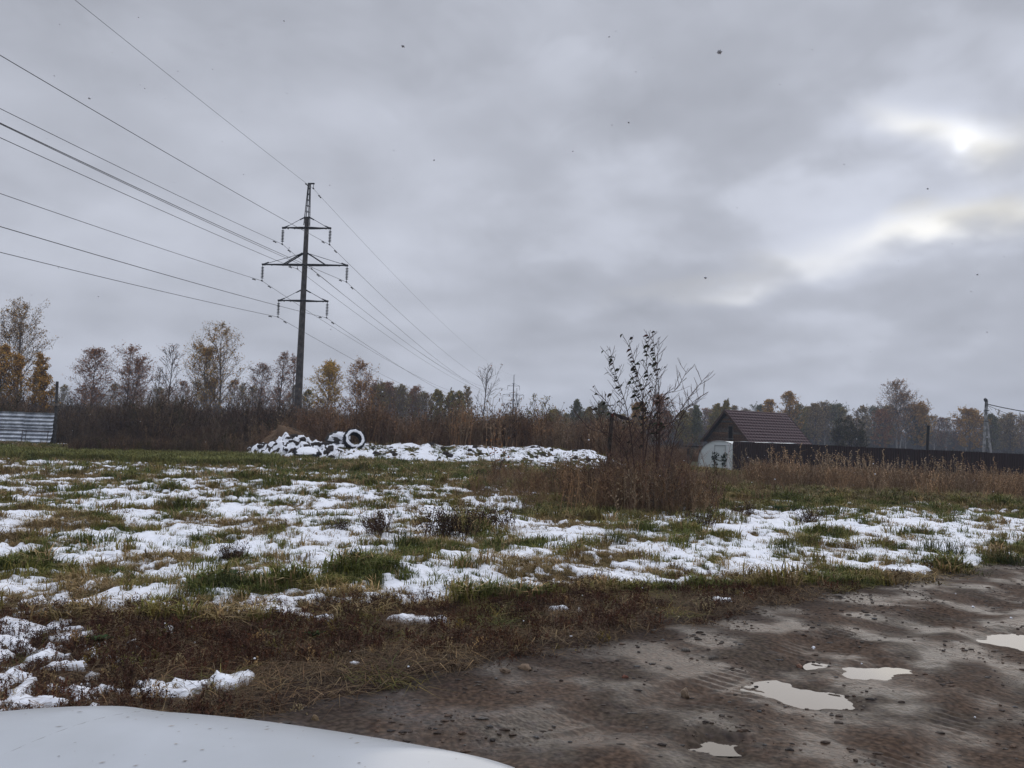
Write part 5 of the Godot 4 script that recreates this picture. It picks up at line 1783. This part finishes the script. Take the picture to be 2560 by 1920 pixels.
	xf = []; cols = PackedColorArray()
	for k in 900:
		var u := rng.randfn(0.155, 0.06); var d := rng.randf_range(13.8, 18.5)
		if snow_at(u * d, d) > 0.06: continue
		put(xf, cols, u * d, d, rng.randf_range(0.9, 2.1), tone(DARKG.lerp(OLIVE, rng.randf()).lerp(STRAW, rng.randf() * 0.3), 0.35))
	scatter("long_grass", kinds[1], xf, cols, "long dark green grass at the foot of the leafy sapling", "grass")
	# --- reeds and tall dry grass in front of the fence
	var rd := []
	for k in 3: rd.append(stalks(9, 1.0, 0.25, 0.0075, 3, 0.15, 0.42).mesh(fm))
	for kk in 3:
		xf = []; cols = PackedColorArray()
		for k in 1450:
			var d := rng.randf_range(21.0, 41.0)
			var u := rng.randf_range(0.20, 0.74)
			if u < 0.31 and d > 31: continue
			if u < 0.31 and rng.randf() < 0.5: continue
			var edge := 23.5 + 2.5 * n_zone.get_noise_2d(u * 60.0, 3.0)
			if d < edge and rng.randf() > 0.12: continue
			var c := Color(0.38, 0.26, 0.155).lerp(Color(0.15, 0.092, 0.055), pow(rng.randf(), 0.7))
			put(xf, cols, u * d, d, rng.randf_range(0.5, 1.1) * (0.75 + 0.6 * absf(n_zone.get_noise_2d(u * d * 8.0, d * 8.0))) * (0.5 if u < 0.31 else 0.82), tone(c, 0.35))
		scatter("dry_reeds", rd[kk], xf, cols, ["tall dry tan grass with bent plumes before the dark fence", "brown dry reeds before the dark fence", "dry plumed grass leaning in the wind on the right"][kk], "reeds")
	xf = []; cols = PackedColorArray()
	for k in 60:
		var d := rng.randf_range(24.0, 38.0); var u := rng.randf_range(0.29, 0.74)
		if n_zone.get_noise_2d(u * d * 5.0, d * 5.0) < -0.05: continue
		put(xf, cols, u * d, d, rng.randf_range(1.15, 1.5), tone(Color(0.36, 0.25, 0.15), 0.3))
	scatter("tall_plumes", rd[0], xf, cols, "taller pale grass plumes standing out against the dark fence", "reeds")
	xf = []; cols = PackedColorArray()
	for k in 7000:
		var d := rng.randf_range(20.5, 36.0); var u := rng.randf_range(0.19, 0.74)
		var c := Color(0.24, 0.16, 0.09).lerp(Color(0.11, 0.086, 0.042), rng.randf())
		if d < 24.0: c = c.lerp(GREEN, rng.randf() * 0.6)
		put(xf, cols, u * d, d, rng.randf_range(1.4, 3.0) * (0.65 if u < 0.31 else 1.0), tone(c, 0.4))
	scatter("rough_grass", kinds[3], xf, cols, "rough brown grass under the reeds on the right", "grass")
	# --- brown weeds behind the bank, out to the wood
	var bw := []
	for k in 3: bw.append(stalks(16, 1.7, 0.45, 0.011, 8, -0.07, 0.16).mesh(fm))
	for kk in 3:
		xf = []; cols = PackedColorArray()
		for k in 2300:
			var d := lerpf(42.5, 95.0, pow(rng.randf(), 1.3)); var u := rng.randf_range(-0.36, 0.26)
			if d < 64.0 and u > 0.225: continue
			var c := Color(0.13, 0.075, 0.048).lerp(Color(0.30, 0.19, 0.105), pow(rng.randf(), 1.4))
			var hh := 0.8 + 1.3 * n_zone.get_noise_2d(u * d * 9.0, d * 4.0)
			if u > 0.17: hh *= 0.5
			put(xf, cols, u * d, d, maxf(rng.randf_range(0.4, 1.25) * hh, 0.25), tone(c, 0.4), -0.1)
		scatter("brown_weeds", bw[kk], xf, cols, ["rusty brown weed belt behind the snowy bank", "dry brown wormwood behind the snowy bank", "dense brown stems below the far trees"][kk], "weeds")
	# --- dark thicket on the left
	var th := []
	for k in 3: th.append(stalks(20, 2.3, 0.7, 0.016, 11, -0.06 if k else 0.0, 0.22).mesh(fm))
	for kk in 3:
		xf = []; cols = PackedColorArray()
		for k in 800:
			var d := rng.randf_range(33.5, 66.0); var u := rng.randf_range(-0.74, -0.24)
			if d < 47.0 and u < -0.565: continue
			if d < 45.5 and u > -0.345: continue
			var c := Color(0.068, 0.046, 0.036).lerp(Color(0.19, 0.125, 0.075), pow(rng.randf(), 1.7))
			if rng.randf() < 0.12: c = Color(0.062, 0.056, 0.024)
			var sc := rng.randf_range(0.35, 1.05) * ss(28.0, 46.0, d) * (0.85 + 1.2 * n_zone.get_noise_2d(u * d * 5.0, d * 4.0))
			put(xf, cols, u * d, d, maxf(sc, 0.35), tone(c, 0.3), -0.1)
		scatter("dark_thicket", th[kk], xf, cols, ["dark brown leafless thicket on the left", "blackish brown brush of the left thicket", "tangled dark twigs of the left thicket"][kk], "thicket")
	# --- low scrub at the foot of the right-hand wood
	xf = []; cols = PackedColorArray()
	for k in 900:
		var d := rng.randf_range(60.0, 150.0); var u := rng.randf_range(0.2, 0.74)
		if Vector2(u * d, d).distance_to(Vector2(21, 68)) < 8.0: continue
		put(xf, cols, u * d, d, rng.randf_range(0.6, 1.0), tone(Color(0.06, 0.052, 0.036), 0.3), -0.1)
	scatter("scrub", bw[1], xf, cols, "grey-brown scrub at the foot of the wood on the right", "scrub")

# ------------------------------------------------------------------ single plants, stones
func build_small():
	var fm := vcol("foliage")
	# dark dry dock clumps standing in the snow
	var proto := []
	for k in 3: proto.append(stalks(26, 0.42, 0.14, 0.004, 8, -0.022, 0.5).mesh(fm))
	var words := ["dark brown withered weed clump in mid field, nearest the snow slope", "broad brown weed clump right of the darkest one in mid field", "small dark weed clump in the snow left of centre", "withered weed clump at the left foot of the sapling weeds", "low withered clump on the snowy slope below the sapling", "dark stalks standing in snow at the right of the slope", "small brown clump behind the road edge on the right", "thin dead stalks poking from snow in the left field"]
	var spots := [[835, 1140, 1.1], [965, 1150, 1.5], [715, 1130, 0.6], [1075, 1128, 1.1], [1500, 1120, 0.9], [1740, 1115, 0.9], [1610, 1095, 0.8], [500, 1195, 0.7]]
	for k in spots.size():
		var d := ground_d(spots[k][0], spots[k][1] + 22.0)
		var x := xv(spots[k][0], d, spots[k][1] + 22.0)
		var t := thing("dry_weed_clump", words[k], "weed", Vector3(x, gh(x, d) - 0.01, -d), rng.randf() * TAU, "withered weed clumps in the field")
		for q in 3:
			var sub := part("stems", tinted(proto[q], tone(Color(0.066, 0.038, 0.026), 0.2)), t)
			sub.position = Vector3(rng.randf_range(-0.2, 0.2), 0, rng.randf_range(-0.15, 0.15))
			sub.scale = Vector3.ONE * float(spots[k][2]) * rng.randf_range(0.8, 1.1)
	# green tussocks near the track on the right
	var tuf := tuft(90, 0.34, 0.12, 0.0045, 1.0).mesh(fm)
	var tw := ["green grass tussock beside the track, rightmost", "dark green grass tussock just left of the rightmost one", "round olive tussock on the snow, upper right", "small tussock in the snow slope on the right", "drooping tussock at the track's edge on the right", "green tussock at mid field's lower edge", "leafy green tussock in the snow at lower left", "green tussock left of the lower centre", "olive tussock in the snow right of centre"]
	var ts := [[2190, 1200, 1.3], [2060, 1190, 1.1], [2010, 1180, 1.0], [1700, 1180, 0.8], [2110, 1225, 0.9], [880, 1185, 1.2], [500, 1268, 0.9], [760, 1225, 1.1], [1330, 1165, 1.0]]
	for k in ts.size():
		var d := ground_d(ts[k][0], ts[k][1] + 15.0)
		var x := xv(ts[k][0], d, ts[k][1] + 15.0)
		var t := thing("grass_tussock", tw[k], "tussock", Vector3(x, gh(x, d), -d), rng.randf() * TAU, "grass tussocks at the field's lower edge")
		var a := part("blades", tinted(tuf, tone(Color(0.055, 0.066, 0.02), 0.2)), t)
		a.scale = Vector3.ONE * float(ts[k][2])
	# broad-leaved docks
	var leafm := MB.new(false)
	for k in 9:
		var th := TAU * k / 9.0 + rng.randf_range(-0.2, 0.2)
		var b := Basis(Vector3.UP, th)
		var L := rng.randf_range(0.14, 0.24)
		var prev := []
		for q in 6:
			var f := q / 5.0
			var w := 0.04 * sin(PI * pow(f, 0.7)) + 0.003
			var p := Vector3(L * f, 0.03 + 0.11 * sin(PI * 0.6 * f), 0)
			var cur := [b * (p + Vector3(0, 0.012, -w)), b * p, b * (p + Vector3(0, 0.012, w))]
			if q > 0:
				leafm.quad(prev[0], cur[0], cur[1], prev[1], Color(0.035, 0.058, 0.02))
				leafm.quad(prev[1], cur[1], cur[2], prev[2], Color(0.04, 0.064, 0.022))
			prev = cur
	var dock := leafm.mesh(fm)
	var dw := ["broad-leaved dock plant at the edge of the snow, lower left", "small broad-leaved plant in the brown strip, left", "broad-leaved plant in the brown strip below the snow", "dark dock leaves on the snowy slope at right"]
	var ds := [[495, 1262, 0.8], [215, 1400, 0.4], [680, 1385, 0.35], [1680, 1110, 0.9]]
	for k in 4:
		var d := ground_d(ds[k][0], ds[k][1])
		var x := xv(ds[k][0], d, ds[k][1])
		var t := thing("dock_plant", dw[k], "plant", Vector3(x, gh(x, d) + 0.01, -d), rng.randf() * TAU)
		part("leaves", dock, t).scale = Vector3.ONE * float(ds[k][2])
	# nettle-like dark plants in front of the greenhouse
	for k in 2:
		var x := xv([1547, 1562][k], 42.5); var t := thing("leafy_plant", ["dark leafy plant before the greenhouse, the left one", "dark leafy plant before the greenhouse, the right one"][k], "plant", Vector3(x, gh(x, 42.5), -42.5))
		var m := MB.new(false)
		for q in 3:
			var p := Vector3(rng.randf_range(-0.15, 0.15), 0, 0)
			m.tube([p, p + Vector3(0.02, 0.95, 0)], [0.012, 0.006], 4, Color(0.03, 0.035, 0.02), false)
			for z in 26: leaf_quad(m, p + Vector3(rng.randf_range(-0.13, 0.13), rng.randf_range(0.25, 0.98), rng.randf_range(-0.1, 0.1)), 0.14, tone(Color(0.022, 0.034, 0.02), 0.3))
		part("leaves", m.mesh(fm), t)
	# young red-leaved shoot in mid field
	var rx := xv(1075, 26.0)
	var shoot := thing("rusty_sapling", "small sapling with rusty leaves in front of the snowy bank", "sapling", Vector3(rx, gh(rx, 26.0), -26.0))
	var sm := MB.new(false)
	for q in 5: sm.tube(bend(Vector3.ZERO, Vector3(rng.randf_range(-0.4, 0.4), 1, rng.randf_range(-0.3, 0.3)), 1.3, 0, 3, 0.1), [0.012, 0.01, 0.007, 0.004], 4, Color(0.05, 0.035, 0.03), false)
	for q in 60: leaf_quad(sm, Vector3(rng.randf_range(-0.4, 0.4), rng.randf_range(0.2, 1.35), rng.randf_range(-0.3, 0.3)), 0.10, tone(Color(0.19, 0.085, 0.035), 0.3))
	part("leaves", sm.mesh(fm), shoot)
	# stones on the track
	var stone_mat := vcol("stone", 0.75, 0.4)
	stone_mat.albedo_texture = noise_tex(151, 0.04, 4, Color(0.7, 0.69, 0.68), Color(1, 1, 1), 256, 1.6)
	world_tex(stone_mat, 6.0)
	var st := [[1135, 1443, 0.115, 0.045, Color(0.20, 0.16, 0.12), "flat pale stone, largest of those lying on the track"], [1090, 1450, 0.09, 0.03, Color(0.15, 0.12, 0.095), "flat brown stone touching the largest pale one"], [1480, 1492, 0.075, 0.07, Color(0.20, 0.165, 0.13), "knobbly beige stone in the middle of the track"],
		[1350, 1463, 0.05, 0.025, Color(0.16, 0.075, 0.055), "reddish brick-coloured stone near the beige one"], [1826, 1262, 0.16, 0.055, Color(0.16, 0.14, 0.12), "long grey stone at the far edge of the track"], [1812, 1288, 0.13, 0.04, Color(0.10, 0.098, 0.095), "dark slab stone below the long grey one"],
		[1540, 1415, 0.08, 0.03, Color(0.10, 0.10, 0.10), "grey slate chip at the edge of the track"], [718, 1496, 0.06, 0.05, Color(0.16, 0.12, 0.08), "tan stone just behind the car bonnet"], [1480, 1398, 0.07, 0.03, Color(0.11, 0.11, 0.11), "small grey stone among the dead weeds' edge"], [1727, 1425, 0.08, 0.03, Color(0.15, 0.085, 0.06), "reddish flat stone left of the puddles"],
		[1445, 1440, 0.06, 0.02, Color(0.14, 0.14, 0.135), "thin pale chip of stone on the track"], [1012, 1690 - 60, 0.06, 0.02, Color(0.13, 0.12, 0.11), "half-buried grey stone near the bonnet's tip"], [680, 1552, 0.05, 0.04, Color(0.19, 0.15, 0.10), "small tan stone at the bonnet's far side"]]
	for k in st.size():
		var a: Array = st[k]
		var d := ground_d(a[0], a[1])
		var x := xv(a[0], d, a[1])
		var s := rs(x, d)
		var y := road_h(x, d, s, rt(x, d)) if s < 0.2 else gh(x, d)
		var o := single("stone", lump(200 + k, Vector3(a[2] * 1.1, a[3] * 1.3, a[2] * 0.7), 0.55, Color(a[4].r * 1.15, a[4].g, a[4].b * 0.86), 0.66).mesh(stone_mat), a[5], "stone", "stones on the track")
		o.position = Vector3(x, y + a[3] * 0.18, -d)
		o.rotation.y = rng.randf() * TAU
	# gravel and clods
	var gv := lump(300, Vector3(1, 0.7, 0.9), 0.4, Color.WHITE, 0.8).mesh(stone_mat)
	var xf := []; var cols := PackedColorArray()
	for k in 40000:
		var t := rng.randf_range(-2.4, 9.4); var s := -3.4 * pow(rng.randf(), 1.3) + 0.15
		var x := -0.63 * s + 0.777 * t; var d := 5.5 + 0.777 * s + 0.63 * t
		var skip := false
		for p in pools:
			if blob(x, d, p[0], p[1], p[2], p[3]) > 0.5: skip = true
		if skip: continue
		if rng.randf() > 0.10 + 0.9 * ss(0.0, 0.4, n_mud.get_noise_2d(x * 0.9 + 3.0, d * 0.9) + 0.25 * ss(-1.0, 0.0, s)): continue
		var r := 0.0022 + 0.016 * pow(rng.randf(), 9.0)
		xf.append(Transform3D(Basis(Vector3.UP, rng.randf() * TAU).scaled(Vector3(r * rng.randf_range(1.0, 2.6), r * rng.randf_range(0.6, 1.1), r) * 1.5), Vector3(x, road_h(x, d, s, t) + r * 0.2, -d)))
		var g: Color = [Color(0.085, 0.062, 0.048), Color(0.12, 0.11, 0.10), Color(0.11, 0.075, 0.055), Color(0.055, 0.043, 0.036), Color(0.08, 0.058, 0.044)][rng.randi() % 5]
		cols.append(tone(g, 0.3))
	scatter("gravel", gv, xf, cols, "gravel and mud clods strewn over the track", "gravel")
	# small scattered lumps of snow on the brown strip
	xf = []; cols = PackedColorArray()
	var sl := lump(310, Vector3(1, 0.6, 0.9), 0.6, Color(0.86, 0.875, 0.91)).mesh(mats["snow"])
	for k in 420:
		var t := rng.randf_range(-6.0, 9.0); var s := rng.randf_range(-0.3, 3.8)
		var x := -0.63 * s + 0.777 * t; var d := 5.5 + 0.777 * s + 0.63 * t
		if d < 3 or s > strip_top(x) or snow_at(x, d) < -0.75: continue
		if rng.randf() > 0.6: continue
		var r := 0.008 + 0.03 * pow(rng.randf(), 3.0)
		xf.append(Transform3D(Basis(Vector3.UP, rng.randf() * TAU).scaled(Vector3(r * 1.6, r, r)), Vector3(x, gh(x, d) + 0.015, -d)))
		cols.append(Color.WHITE)
	scatter("snow_crumbs", sl, xf, cols, "small crumbs of snow on the brown strip beside the track", "snow")
func tinted(me: Mesh, col: Color) -> Mesh:
	var a := me.surface_get_arrays(0)
	var c: PackedColorArray = a[Mesh.ARRAY_COLOR]
	for k in c.size(): c[k] = Color(c[k].r * col.r, c[k].g * col.g, c[k].b * col.b, 1.0)
	a[Mesh.ARRAY_COLOR] = c
	var out := ArrayMesh.new()
	out.add_surface_from_arrays(Mesh.PRIMITIVE_TRIANGLES, a)
	out.surface_set_material(0, me.surface_get_material(0))
	return out
func ground_d(x: float, y: float) -> float:              # how far away the level ground is that one sees at this point of the 2212-wide view
	var p := atv(x, y, 1.0)
	return 1.55 / maxf(1.55 - p.y, 0.005)

# ------------------------------------------------------------------ falling snow
func build_flakes():
	var m := lump(400, Vector3(1, 0.8, 1), 0.7, Color(0.86, 0.875, 0.91)).mesh(mats["snow"])
	var xf := []; var cols := PackedColorArray()
	for k in 1500:
		var d := 2.2 + 26.0 * pow(rng.randf(), 0.6)
		var p := Vector3(rng.randf_range(-0.75, 0.75) * d, rng.randf_range(-0.35, 0.55) * d + 1.55, -d)
		if p.y < 0.1: continue
		var r := rng.randf_range(0.0018, 0.0048)
		if rng.randf() < 0.03: r = 0.007
		xf.append(Transform3D(Basis(Vector3.UP, rng.randf() * TAU).scaled(Vector3.ONE * r * 2.0), p))
		cols.append(Color.WHITE)
	scatter("falling_snow", m, xf, cols, "sparse snowflakes falling through the air", "snowflakes")
